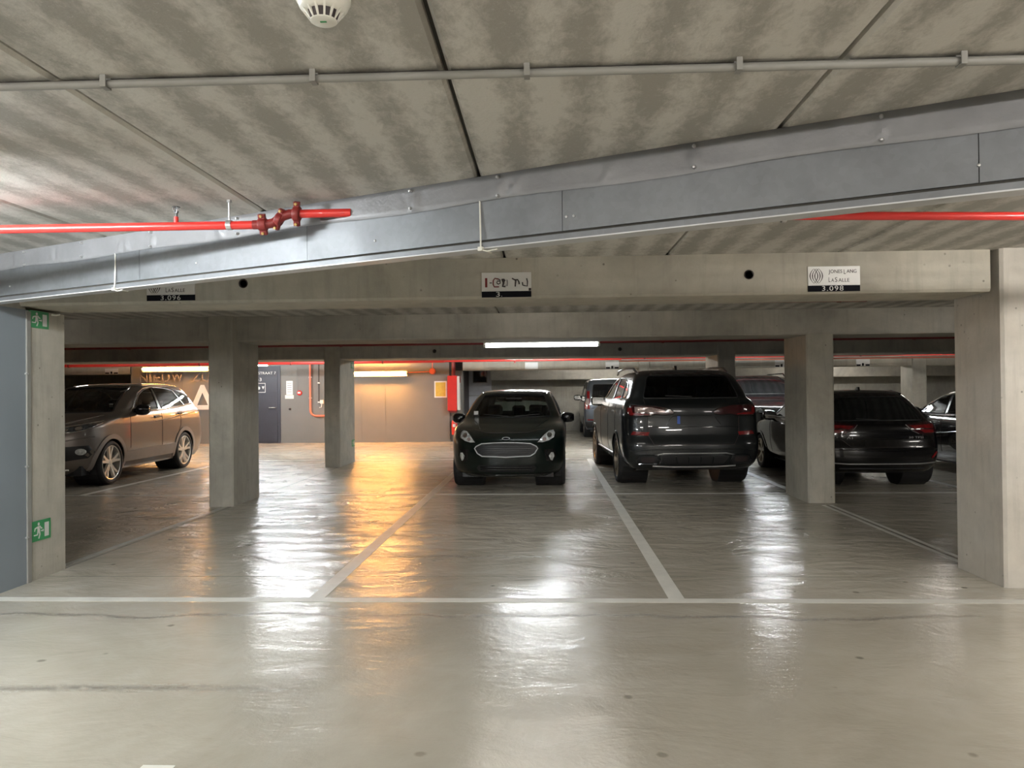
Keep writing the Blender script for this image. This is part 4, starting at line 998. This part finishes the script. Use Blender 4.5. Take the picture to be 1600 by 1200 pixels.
for s in (1, -1):
    f = (lambda P: P) if s > 0 else mx
    tl = f([(.955,1.13),(.945,1.20),(.87,1.228),(.56,1.215),(.36,1.175),(.28,1.125),(.30,1.095),(.40,1.078),(.56,1.092),(.63,1.066),(.90,1.062)])
    t_ = c.patch('tail_light', 'B', tl, M['redlampD'], off=.014, res=.035); c.line('light_rim', 'B', tl, .006, M['gloss'], True, off=.013, res=.03, parent=t_)
    if s > 0: c.patch('reversing_lens', 'B', f([(.84,1.205),(.60,1.195),(.42,1.15),(.40,1.12),(.60,1.125),(.84,1.12)]), M['clearlamp'], off=.018, res=.03, parent=t_)
    c.patch('red_lens', 'B', f([(.94,1.12),(.93,1.18),(.88,1.20),(.87,1.12),(.66,1.10),(.62,1.085),(.90,1.08)]), M['redlamp'], off=.019, res=.03, parent=t_)
    c.patch('reflector', 'B', f([(.66,.785),(.64,.835),(.87,.845),(.90,.795)]), M['redlamp'], off=.008)
    ex = f([(.55,.50),(.51,.44),(.55,.375),(.80,.375),(.84,.44),(.80,.50)])
    x_ = c.patch('exhaust_trim', 'B', ex, M['black'], off=.010); c.line('exhaust_ring', 'B', ex, .012, M['p_suv'], True, off=.012, parent=x_)
    c.patch('exhaust_pipe', 'B', f(rnd([(.58,.475),(.58,.40),(.77,.40),(.77,.475)], .03)), M['ink'], off=.014, parent=x_)
    MB().tube([(s*.735,2.35,1.715),(s*.73,2.5,1.775),(s*.725,3.1,1.80),(s*.705,3.9,1.78),(s*.69,4.18,1.70)], .019, 8).build('roof_rail', M['satin'], c.root, smooth=True)
    c.line('tailgate_seam', 'B', f([(.70,1.31),(.665,1.05),(.66,.80),(.58,.655)]), .005, M['ink'])
c.line('tailgate_seam', 'B', [(-.58,.655),(.58,.655)], .006, M['ink']); c.line('tailgate_crease', 'B', [(-.66,.91),(.66,.91)], .004, M['p_suv'], off=.004)
c.line('bumper_crease', 'B', [(-.92,.56),(-.5,.585),(.5,.585),(.92,.56)], .010, M['p_suv'], off=.001); c.line('bumper_crease', 'B', [(-.60,.50),(-.45,.53),(.45,.53),(.60,.50)], .008, M['satin'], off=-.002)
c.patch('diffuser', 'B', [(-.50,.485),(.50,.485),(.42,.375),(-.42,.375)], M['black'], off=.006)
for x in (-.27, -.09, .09, .27): c.line('diffuser_fin', 'B', [(x,.48),(x*.95,.385)], .010, M['p_suv'], off=.008)
c.line('skid_edge', 'B', [(-.60,.345),(-.3,.33),(.3,.33),(.60,.345)], .014, M['satin'], off=.002)
pl_ = c.patch('number_plate', 'B', [(-.26,.955),(.24,.955),(.24,1.06),(-.26,1.06)], M['p_suv'], off=.010); c.patch('blue_band', 'B', [(.20,.950),(.24,.955),(.24,1.068),(.20,1.068)], M['blueplate'], off=.016, res=.02, parent=pl_, label='blue band')
c.line('plate_recess', 'B', [(-.40,.935),(-.30,1.07),(.30,1.07),(.40,.935)], .006, M['p_suv'], off=.002)
c.line('rear_wiper', 'B', [(0,1.345),(.38,1.36)], .009, M['black'], off=.012)
c.patch('spoiler_lip', 'B', [(-.56,1.665),(.56,1.665),(.52,1.70),(-.52,1.70)], M['gloss'], off=.03, thick=.05)
for y in (1.95, 2.94, 3.82): c.line('door_seam', 'R', [(y,.45),(y,1.26)], .004, M['ink'], both=True)
for y in (2.62, 3.62): c.line('door_handle', 'R', [(y,1.12),(y+.16,1.125)], .014, M['satin'], both=True, off=.02)
c.line('sill_trim', 'R', [(1.3,.42),(3.45,.42)], .018, M['satin'], both=True)
for a in (.88, 3.87): c.patch('wheel_arch_trim', 'R', arch_poly(a,.375,.402,.445), M['p_suv'], off=.012, res=.05, both=True)
c.wheels(1.0, .375, .29, M['alloydark'], 5, True, .76); c.under(.80, .26, .40, .4, 4.6); c.mirror(2.02, 1.26, .93, 1.0)
MB().prof([(3.55,1.76),(3.62,1.825),(3.68,1.83),(3.72,1.762)], -.02, .02).build('antenna_fin', M['gloss'], c.root)
c.seats((2.6,), (-.4, .4), .4, 1.30); c.seats((3.5,), (-.45, 0, .45), .4, 1.28); MB().box(-.8,.8,1.6,4.6,.45,.6).build('cabin_floor', M['black'], c.root)
MB().prof([(1.6,1.0),(1.7,1.22),(2.0,1.22),(2.1,1.0)], -.8, .8).build('dashboard', M['black'], c.root)

# ---- bronze grey compact SUV at left
c = Car('compact_suv', 'bronze grey compact SUV at left, front corner behind the first column', [
 (.22,.22,4.42,.84,.8,.30,2.3,3.2),(.32,.10,4.52,.885,.8,.32,2.3,3.2),(.48,.03,4.58,.915,.8,.34,2.3,3.2),(.62,0,4.6,.925,.8,.34,2.3,3.2),(.76,.0,4.59,.925,.8,.34,2.3,3.1),
 (.88,.03,4.575,.925,.8,.34,2.35,3.0),(.95,.10,4.56,.925,.75,.34,2.5,3.0),(1.02,.36,4.55,.92,.65,.34,3,3.0),(1.08,.75,4.53,.912,.55,.34,3,3.0),(1.13,1.10,4.51,.897,.45,.34,3,3.0),
 (1.17,1.24,4.48,.875,.4,.34,3,3.0),(1.23,1.34,4.43,.85,.36,.34,3,3.0),(1.33,1.52,4.36,.805,.36,.32,3,3.0),(1.45,1.78,4.27,.745,.36,.32,3,3.0),(1.56,2.06,4.17,.68,.4,.32,2.8,2.8),
 (1.62,2.3,4.05,.61,.45,.34,2.6,2.6),(1.652,2.55,3.85,.48,.45,.4,2.4,2.4),(1.664,2.8,3.5,.2,.3,.3,2.2,2.2)], M['p_brown'], (-7.955, 11.23, 0), math.radians(1.6), res=0.033)
c.wheelarches((.93, 3.60), .385, .355)
c.window('windscreen', 'F', [(-.72,1.17),(0,1.155),(.72,1.17),(.62,1.40),(.55,1.56),(0,1.585),(-.55,1.56),(-.62,1.40)], M['glassd'], rr=.03, sr=.012)
c.window('rear_window', 'B', [(-.66,1.18),(.66,1.18),(.52,1.50),(-.52,1.50)], M['glassd'])
c.window('side_window', 'R', [(1.70,1.175),(1.92,1.33),(2.15,1.46),(2.40,1.54),(2.66,1.575),(2.60,1.185)], M['glassd'], both=True)
c.window('side_window', 'R', [(2.72,1.19),(2.78,1.58),(3.15,1.57),(3.48,1.53),(3.70,1.235)], M['glassd'], both=True)
c.window('quarter_window', 'R', [(3.76,1.24),(3.57,1.515),(3.78,1.475),(4.02,1.38),(4.0,1.275)], M['glassd'], both=True, rr=.02)
c.finish()
top = [(1.60,1.165),(1.85,1.33),(2.12,1.485),(2.40,1.565),(2.72,1.60),(3.15,1.59),(3.5,1.55),(3.85,1.475),(4.10,1.385)]
c.line('window_chrome', 'R', top, .010, M['chrome'], off=.006, both=True); c.line('window_chrome', 'R', [(1.66,1.155),(2.6,1.165),(3.4,1.20),(4.08,1.262)], .010, M['chrome'], off=.006, both=True)
c.patch('pillar_trim', 'R', [(2.62,1.185),(2.69,1.575),(2.76,1.58),(2.70,1.19)], M['gloss'], off=.006, both=True)
c.line('roof_edge', 'R', [(1.95,1.50),(2.3,1.60),(2.75,1.63),(3.4,1.61),(3.9,1.53)], .014, M['p_brown'], off=.004, both=True)
c.patch('roof_spoiler', 'B', [(-.56,1.54),(.56,1.54),(.50,1.585),(-.50,1.585)], M['p_brown'], off=.10, thick=.14)
for s in (1, -1):
    f = (lambda P: P) if s > 0 else mx
    hl = f([(.40,.90),(.52,.885),(.66,.88),(.78,.90),(.86,.945),(.90,1.005),(.885,1.035),(.80,1.01),(.66,.975),(.48,.95)])
    h_ = c.patch('headlight', 'F', hl, M['lamp_smoke'], off=.008, res=.03); c.line('headlight_rim', 'F', hl, .007, M['chrome'], True, off=.008, res=.03, parent=h_)
    c.patch('projector_lens', 'F', f(ellipse(.60,.92,.035,.025)), M['chrome'], off=.018, res=.02, parent=h_); c.patch('projector_lens', 'F', f(ellipse(.74,.94,.035,.025)), M['chrome'], off=.018, res=.02, parent=h_)
    fb = c.patch('fog_light_surround', 'F', f([(.55,.66),(.84,.67),(.88,.56),(.82,.47),(.60,.44)]), M['black'], off=.004)
    c.patch('fog_light', 'F', f(ellipse(.77,.575,.05,.05)), M['lamp_in'], off=.014, res=.02, parent=fb)
    c.patch('tail_light', 'B', f([(.55,1.02),(.55,1.12),(.88,1.16),(.90,1.06)]), M['redlamp'], off=.008)
g = [(-.50,.84),(0,.86),(.50,.84),(.42,.74),(-.42,.74)]
gp = c.patch('grille', 'F', g, M['gloss'], off=.005); c.line('grille_bar', 'F', [(-.48,.83),(0,.86),(.48,.83)], .014, M['chrome'], off=.012, parent=gp)
c.patch('emblem', 'F', ellipse(0,.82,.075,.05), M['chrome'], off=.018, res=.02)
c.patch('lower_intake', 'F', [(-.55,.64),(.55,.64),(.48,.42),(-.48,.42)], M['black'], off=.004)
c.line('skid_edge', 'F', [(-.60,.30),(0,.28),(.60,.30)], .022, M['chrome'], off=.01)
c.line('bumper_crease', 'F', [(-.88,.80),(-.4,.72),(.4,.72),(.88,.80)], .012, M['p_brown'], off=.0)
c.line('bonnet_seam', 'T', [(-.72,.45),(-.35,.17),(0,.13),(.35,.17),(.72,.45)], .005, M['ink'])
for s in (1, -1):
    c.line('bonnet_crease', 'T', [(s*.50,.30),(s*.60,.7),(s*.68,1.12)], .009, M['p_brown'])
for y, z0, z1 in ((1.52,.55,1.12), (2.66,.42,1.15), (3.42,.85,1.19)): c.line('door_seam', 'R', [(y,z0),(y,z1)], .005, M['ink'], both=True)
c.line('door_seam', 'R', [(3.42,.85),(3.25,.62),(3.16,.42)], .005, M['ink'], both=True)
for y, z in ((2.36,1.045), (3.32,1.085)):
    c.patch('handle_recess', 'R', rnd([(y-.02,z-.025),(y+.20,z-.02),(y+.20,z+.035),(y-.02,z+.03)], .02), M['ink'], off=.004, res=.03, both=True)
    c.line('door_handle', 'R', [(y-.03,z),(y+.21,z+.008)], .014, M['p_brown'], off=.03, both=True)
c.line('body_crease', 'R', [(2.4,.97),(3.0,1.00),(3.9,1.08),(4.3,1.10)], .010, M['p_brown'], off=-.002, both=True)
c.patch('sill_cladding', 'R', [(1.34,.44),(1.38,.33),(3.15,.33),(3.22,.53),(1.34,.50)], M['clad'], off=.012, both=True)
c.patch('sill_lower', 'R', [(1.36,.33),(1.42,.25),(3.10,.25),(3.16,.33)], M['black'], off=.006, both=True)
for a in (.93, 3.60): c.patch('wheel_arch_trim', 'R', arch_poly(a,.355,.388,.462), M['clad'], off=.014, res=.05, both=True)
c.wheels(.925, .355, .235, M['alloy'], 5, True, .78); c.under(.75, .20, .35, .35, 4.3); c.mirror(1.83, 1.19, .87, 1.0)
c.seats((2.4,), (-.38, .38), .35, 1.12); c.seats((3.3,), (-.42, 0, .42), .35, 1.12); MB().box(-.78,.78,1.4,4.2,.35,.5).build('cabin_floor', M['black'], c.root)
MB().prof([(1.25,.95),(1.35,1.12),(1.85,1.13),(1.95,.9)], -.78, .78).build('dashboard', M['black'], c.root, bevel=.02)
st = MB().tube([(.38+.18*math.cos(t), 2.02+.06*math.sin(t), 1.10+.18*math.sin(t)) for t in [2*PI*k/20 for k in range(20)]], .015, 8, True).build('steering_wheel', M['black'], c.root, smooth=True)
MB().box(.56,.62,1.50,1.52,1.24,1.30).build('sticker', M['paper'], c.root); MB().box(-.14,.14,1.95,2.0,1.42,1.50).build('rear_view_mirror', M['black'], c.root, bevel=.01)

# ---- black hatchback seen from behind at right
hb = [(.24,.16,3.92,.76,.75,.30,2.4,3.0),(.33,.05,3.99,.82,.72,.32,2.4,3.0),(.45,.01,4.03,.85,.70,.34,2.4,3.0),(.58,0,4.02,.868,.70,.34,2.4,3.0),(.68,.015,3.985,.87,.72,.34,2.4,3.0),
 (.76,.06,3.97,.87,.72,.34,2.5,3.0),(.82,.18,3.965,.868,.68,.34,2.8,3.0),(.87,.5,3.955,.862,.6,.34,3.2,3.0),(.92,.95,3.93,.845,.5,.34,3.4,3.0),(.965,1.12,3.88,.80,.4,.34,3.2,3.0),
 (1.08,1.34,3.77,.745,.34,.32,3.2,2.8),(1.20,1.60,3.64,.69,.34,.32,3.0,2.8),(1.31,1.88,3.50,.63,.36,.32,2.8,2.8),(1.375,2.1,3.38,.575,.42,.34,2.6,2.6),(1.408,2.35,3.25,.47,.45,.36,2.4,2.4),(1.42,2.6,3.1,.2,.25,.25,2.2,2.2)]
c = Car('hatchback', 'black hatchback with red tail lights seen from behind at right', hb, M['p_black'], (4.80, 15.20, 0), PI, res=0.036)
c.wheelarches((.79, 3.35), .335, .31)
c.window('rear_window', 'B', [(-.64,.975),(.64,.975),(.52,1.25),(.47,1.31),(-.47,1.31),(-.52,1.25)], M['darkglass'], clear=False, rr=.04)
c.window('side_window', 'R', [(1.45,.97),(1.85,1.19),(2.1,1.29),(2.35,1.31),(2.38,.97)], M['darkglass'], clear=False, both=True, frame='satin')
c.window('side_window', 'R', [(2.45,.97),(2.43,1.31),(2.9,1.28),(3.2,1.15),(3.15,1.0)], M['darkglass'], clear=False, both=True, frame='satin')
c.window('windscreen', 'F', [(-.66,.99),(.66,.99),(.52,1.29),(-.52,1.29)], M['darkglass'], clear=False)
c.finish()
for s in (1, -1):
    f = (lambda P: P) if s > 0 else mx
    tl = f([(.34,.915),(.50,.925),(.68,.955),(.80,.95),(.80,.80),(.70,.775),(.52,.785),(.42,.83)])
    t_ = c.patch('tail_light', 'B', tl, M['redlampD'], off=.010, res=.03)
    c.patch('red_lens', 'B', f([(.40,.90),(.54,.91),(.76,.925),(.76,.86),(.56,.87),(.46,.85)]), M['redlamp'], off=.015, res=.03, parent=t_)
    c.patch('red_lens', 'B', f([(.52,.85),(.76,.84),(.76,.80),(.60,.80)]), M['redlamp'], off=.015, res=.03, parent=t_)
    c.line('light_rim', 'B', f([(.34,.915),(.42,.83),(.52,.785)]), .006, M['satin'], off=.012, parent=t_)
    c.line('reflector', 'B', f([(.70,.44),(.79,.52)]), .014, M['redlamp'], off=.006, label='red reflector')
    MB().tube([(s*.60,2.2,1.385),(s*.60,2.9,1.395),(s*.56,3.3,1.35)], .015, 8).build('roof_rail', M['gloss'], c.root, smooth=True)
c.line('lower_trim', 'B', [(-.78,.375),(-.5,.36),(.5,.36),(.78,.375)], .010, M['satin'], off=.012); c.line('diffuser_edge', 'B', [(-.60,.29),(.60,.29)], .010, M['black'], off=.01)
c.line('tailgate_seam', 'B', [(-.60,.97),(-.58,.72),(-.45,.60),(.45,.60),(.58,.72),(.60,.97)], .004, M['ink'])
c.line('tailgate_crease', 'B', [(-.70,.715),(.70,.715)], .008, M['p_black'], off=.0); c.line('bumper_crease', 'B', [(-.80,.56),(.80,.56)], .010, M['p_black'], off=.0)
c.patch('number_plate', 'B', [(-.26,.60),(.26,.60),(.26,.70),(-.26,.70)], M['gloss'], off=.006)
for y in (1.45, 2.41): c.line('door_seam', 'R', [(y,.35),(y,.94)], .004, M['ink'], both=True)
for y in (2.15, 3.0): c.line('door_handle', 'R', [(y,.86),(y+.15,.865)], .012, M['satin'], both=True, off=.015)
text('A1', .085, .035, (.47, 3.992, .735), M['satin'], c.root, 'badge', rot=(PI/2, 0, PI)); text('30 TFSI', .20, .03, (-.46, 3.992, .735), M['satin'], c.root, 'badge', rot=(PI/2, 0, PI))
MB().prof([(3.02,1.415),(3.10,1.462),(3.14,1.462),(3.16,1.412)], -.015, .015).build('antenna_fin', M['gloss'], c.root)
c.line('rear_wiper', 'B', [(0,.985),(.32,1.0)], .008, M['black'], off=.012)
c.wheels(.87, .31, .215, M['alloydark'], 5, True); c.under(.70, .20, .32, .35, 3.7); c.mirror(1.62, .985, .80, .9)
for a in (.79, 3.35): c.patch('wheel_arch_trim', 'R', arch_poly(a,.31,.337,.375), M['gloss'], off=.01, res=.05, both=True)

# ---- black saloon at the right edge
sd_ = [(.22,.18,4.40,.80,.75,.35,2.4,3.0),(.32,.05,4.47,.86,.72,.35,2.4,3.0),(.50,0,4.50,.885,.70,.35,2.4,3.0),(.66,.015,4.50,.89,.72,.35,2.4,3.0),(.76,.06,4.48,.89,.72,.35,2.5,3.0),
 (.84,.30,4.46,.885,.68,.35,2.8,3.0),(.90,.80,4.44,.875,.55,.35,3.2,3.0),(.95,1.2,4.42,.855,.45,.35,3.4,3.0),(.99,1.38,4.38,.81,.4,.35,3.2,3.0),(1.10,1.62,4.25,.755,.34,.34,3.2,2.8),
 (1.24,1.95,4.08,.69,.36,.34,3.0,2.8),(1.34,2.22,3.92,.625,.4,.36,2.8,2.6),(1.395,2.45,3.72,.54,.45,.4,2.6,2.5),(1.425,2.7,3.5,.40,.45,.4,2.4,2.4),(1.435,2.9,3.3,.15,.2,.2,2.2,2.2)]
c = Car('hatchback', 'black car with chrome window trim partly behind the right column', sd_, M['p_black'], (7.46, 15.85, 0), PI, res=0.04)
c.wheelarches((.90, 3.60), .345, .32)
c.window('side_window', 'R', [(1.86,.995),(2.10,1.16),(2.35,1.27),(2.60,1.325),(2.66,1.0)], M['glassd'], both=True)
c.window('side_window', 'R', [(2.76,1.0),(2.70,1.33),(3.2,1.33),(3.6,1.22),(3.75,1.03)], M['glassd'], both=True)
c.window('windscreen', 'F', [(-.66,1.01),(.66,1.01),(.52,1.30),(-.52,1.30)], M['darkglass'], clear=False); c.window('rear_window', 'B', [(-.64,1.02),(.64,1.02),(.50,1.29),(-.50,1.29)], M['darkglass'], clear=False)
c.finish()
c.line('window_chrome', 'R', [(1.74,.985),(2.7,.988),(3.4,1.0),(3.82,1.03)], .009, M['chrome'], off=.006, both=True); c.line('window_chrome', 'R', [(1.74,.985),(2.05,1.17),(2.35,1.30),(2.75,1.355),(3.2,1.355),(3.62,1.25)], .009, M['chrome'], off=.006, both=True)
c.line('roof_rail', 'R', [(2.3,1.365),(2.8,1.395),(3.5,1.36)], .012, M['gloss'], off=.01, both=True)
for y in (1.66, 2.70, 3.62): c.line('door_seam', 'R', [(y,.38),(y,.97)], .004, M['ink'], both=True)
for y in (2.45, 3.42): c.line('door_handle', 'R', [(y,.865),(y+.17,.87)], .013, M['chrome'], off=.02, both=True)
c.line('body_crease', 'R', [(1.2,.62),(2.4,.66),(3.4,.74)], .012, M['p_black'], off=0, both=True)
for s in (1, -1):
    f = (lambda P: P) if s > 0 else mx
    c.patch('tail_light', 'B', f([(.45,.82),(.45,.92),(.84,.93),(.84,.84)]), M['redlampD'], off=.008)
c.wheels(.885, .32, .215, M['alloy'], 5, True); c.under(.72, .18, .32, .35, 4.2); c.mirror(1.92, 1.02, .82, .9)
c.seats((2.5,), (-.38, .38), .30, .98, 'seatL'); c.seats((3.3,), (-.42, 0, .42), .30, .98, 'seatL'); MB().box(-.74,.74,1.5,4.0,.25,.4).build('cabin_floor', M['black'], c.root)

# ---- black tall SUV facing the viewer behind the black hatchback
k = [(z*1.02, yf, yr, hw*.99, lf, lr, nf, nr) for z, yf, yr, hw, lf, lr, nf, nr in suv]
c = Car('suv', 'tall black SUV in the far row, behind the black hatchback', k, M['p_black'], (5.15, 16.75, 0), 0, res=0.05)
c.wheelarches((.88, 3.87), .40, .375)
c.window('windscreen', 'F', [(-.78,1.32),(.78,1.32),(.64,1.67),(-.64,1.67)], M['darkglass'], clear=False)
c.window('side_window', 'R', [(2.0,1.34),(2.5,1.62),(2.9,1.66),(2.95,1.34)], M['darkglass'], clear=False, both=True); c.window('side_window', 'R', [(3.05,1.34),(3.0,1.66),(3.9,1.62),(4.1,1.38)], M['darkglass'], clear=False, both=True)
c.finish()
for s in (1, -1):
    f = (lambda P: P) if s > 0 else mx
    c.patch('headlight', 'F', f([(.45,.92),(.50,1.03),(.90,1.06),(.92,.95)]), M['lamp_smoke'], off=.008)
    MB().tube([(s*.73,2.5,1.74),(s*.72,2.6,1.81),(s*.72,3.9,1.815),(s*.70,4.1,1.74)], .017, 8).build('roof_rail', M['gloss'], c.root, smooth=True)
c.patch('grille', 'F', [(-.38,.70),(.38,.70),(.42,.98),(-.42,.98)], M['gloss'], off=.006)
c.wheels(1.0, .375, .27, M['alloydark'], 5, False); c.under(.80, .26, .40, .4, 4.6); c.mirror(2.0, 1.30, .90)

# ---- grey blue van far behind
c = Car('van', 'blue grey compact van in the far row, rear left corner in view', [
 (.26,.16,4.30,.82,.7,.22,2.4,4),(.40,.03,4.38,.875,.7,.22,2.4,4),(.60,0,4.40,.895,.7,.22,2.4,4),(.85,.03,4.39,.90,.7,.22,2.5,4),(.98,.25,4.38,.90,.6,.22,3,4),(1.06,.7,4.37,.895,.5,.22,3,4),
 (1.14,.98,4.36,.875,.4,.22,3,4),(1.30,1.20,4.33,.84,.35,.22,3,4),(1.50,1.52,4.28,.80,.35,.22,3,4),(1.68,1.85,4.22,.755,.4,.24,3,3.6),(1.76,2.1,4.14,.69,.4,.26,2.8,3),(1.79,2.4,4.0,.5,.4,.3,2.5,2.6),(1.80,2.6,3.8,.2,.3,.3,2.2,2.2)],
 M['p_van'], (2.0, 28.3-4.4+.0, 0), PI, res=0.05)
c.root.location = (2.02, 27.45-.02, 0); c.root.location.y = 27.40
c.wheelarches((.85, 3.55), .345, .32)
c.window('rear_window', 'B', [(-.68,1.10),(.68,1.10),(.62,1.62),(-.62,1.62)], M['darkglass'], clear=False, rr=.05)
c.window('side_window', 'R', [(1.4,1.16),(1.85,1.58),(2.2,1.62),(2.25,1.16)], M['darkglass'], clear=False, both=True); c.window('side_window', 'R', [(2.4,1.16),(2.4,1.62),(3.9,1.60),(3.9,1.18)], M['darkglass'], clear=False, both=True)
c.finish()
for s in (1, -1):
    f = (lambda P: P) if s > 0 else mx
    t_ = c.patch('tail_light', 'B', f([(.73,.88),(.73,1.42),(.80,1.44),(.87,1.38),(.88,.88)]), M['redlamp'], off=.010)
    c.patch('reversing_lens', 'B', f([(.75,1.0),(.75,1.20),(.86,1.20),(.86,1.0)]), M['clearlamp'], off=.015, parent=t_)
c.line('tailgate_trim', 'B', [(-.66,1.05),(.66,1.05)], .018, M['satin'], off=.008); c.line('tailgate_crease', 'B', [(-.7,.90),(.7,.90)], .010, M['p_van'])
c.patch('rear_bumper', 'B', [(-.86,.32),(.86,.32),(.86,.50),(-.86,.50)], M['black'], off=.015); c.line('reflector', 'B', [(-.80,.56),(-.5,.56)], .018, M['redlamp'], off=.01); c.line('reflector', 'B', [(.80,.56),(.5,.56)], .018, M['redlamp'], off=.01)
c.wheels(.885, .32, .21, M['alloydark'], 5, False); c.under(.72, .20, .34, .35, 4.2); c.mirror(1.55, 1.20, .86, 1.0)
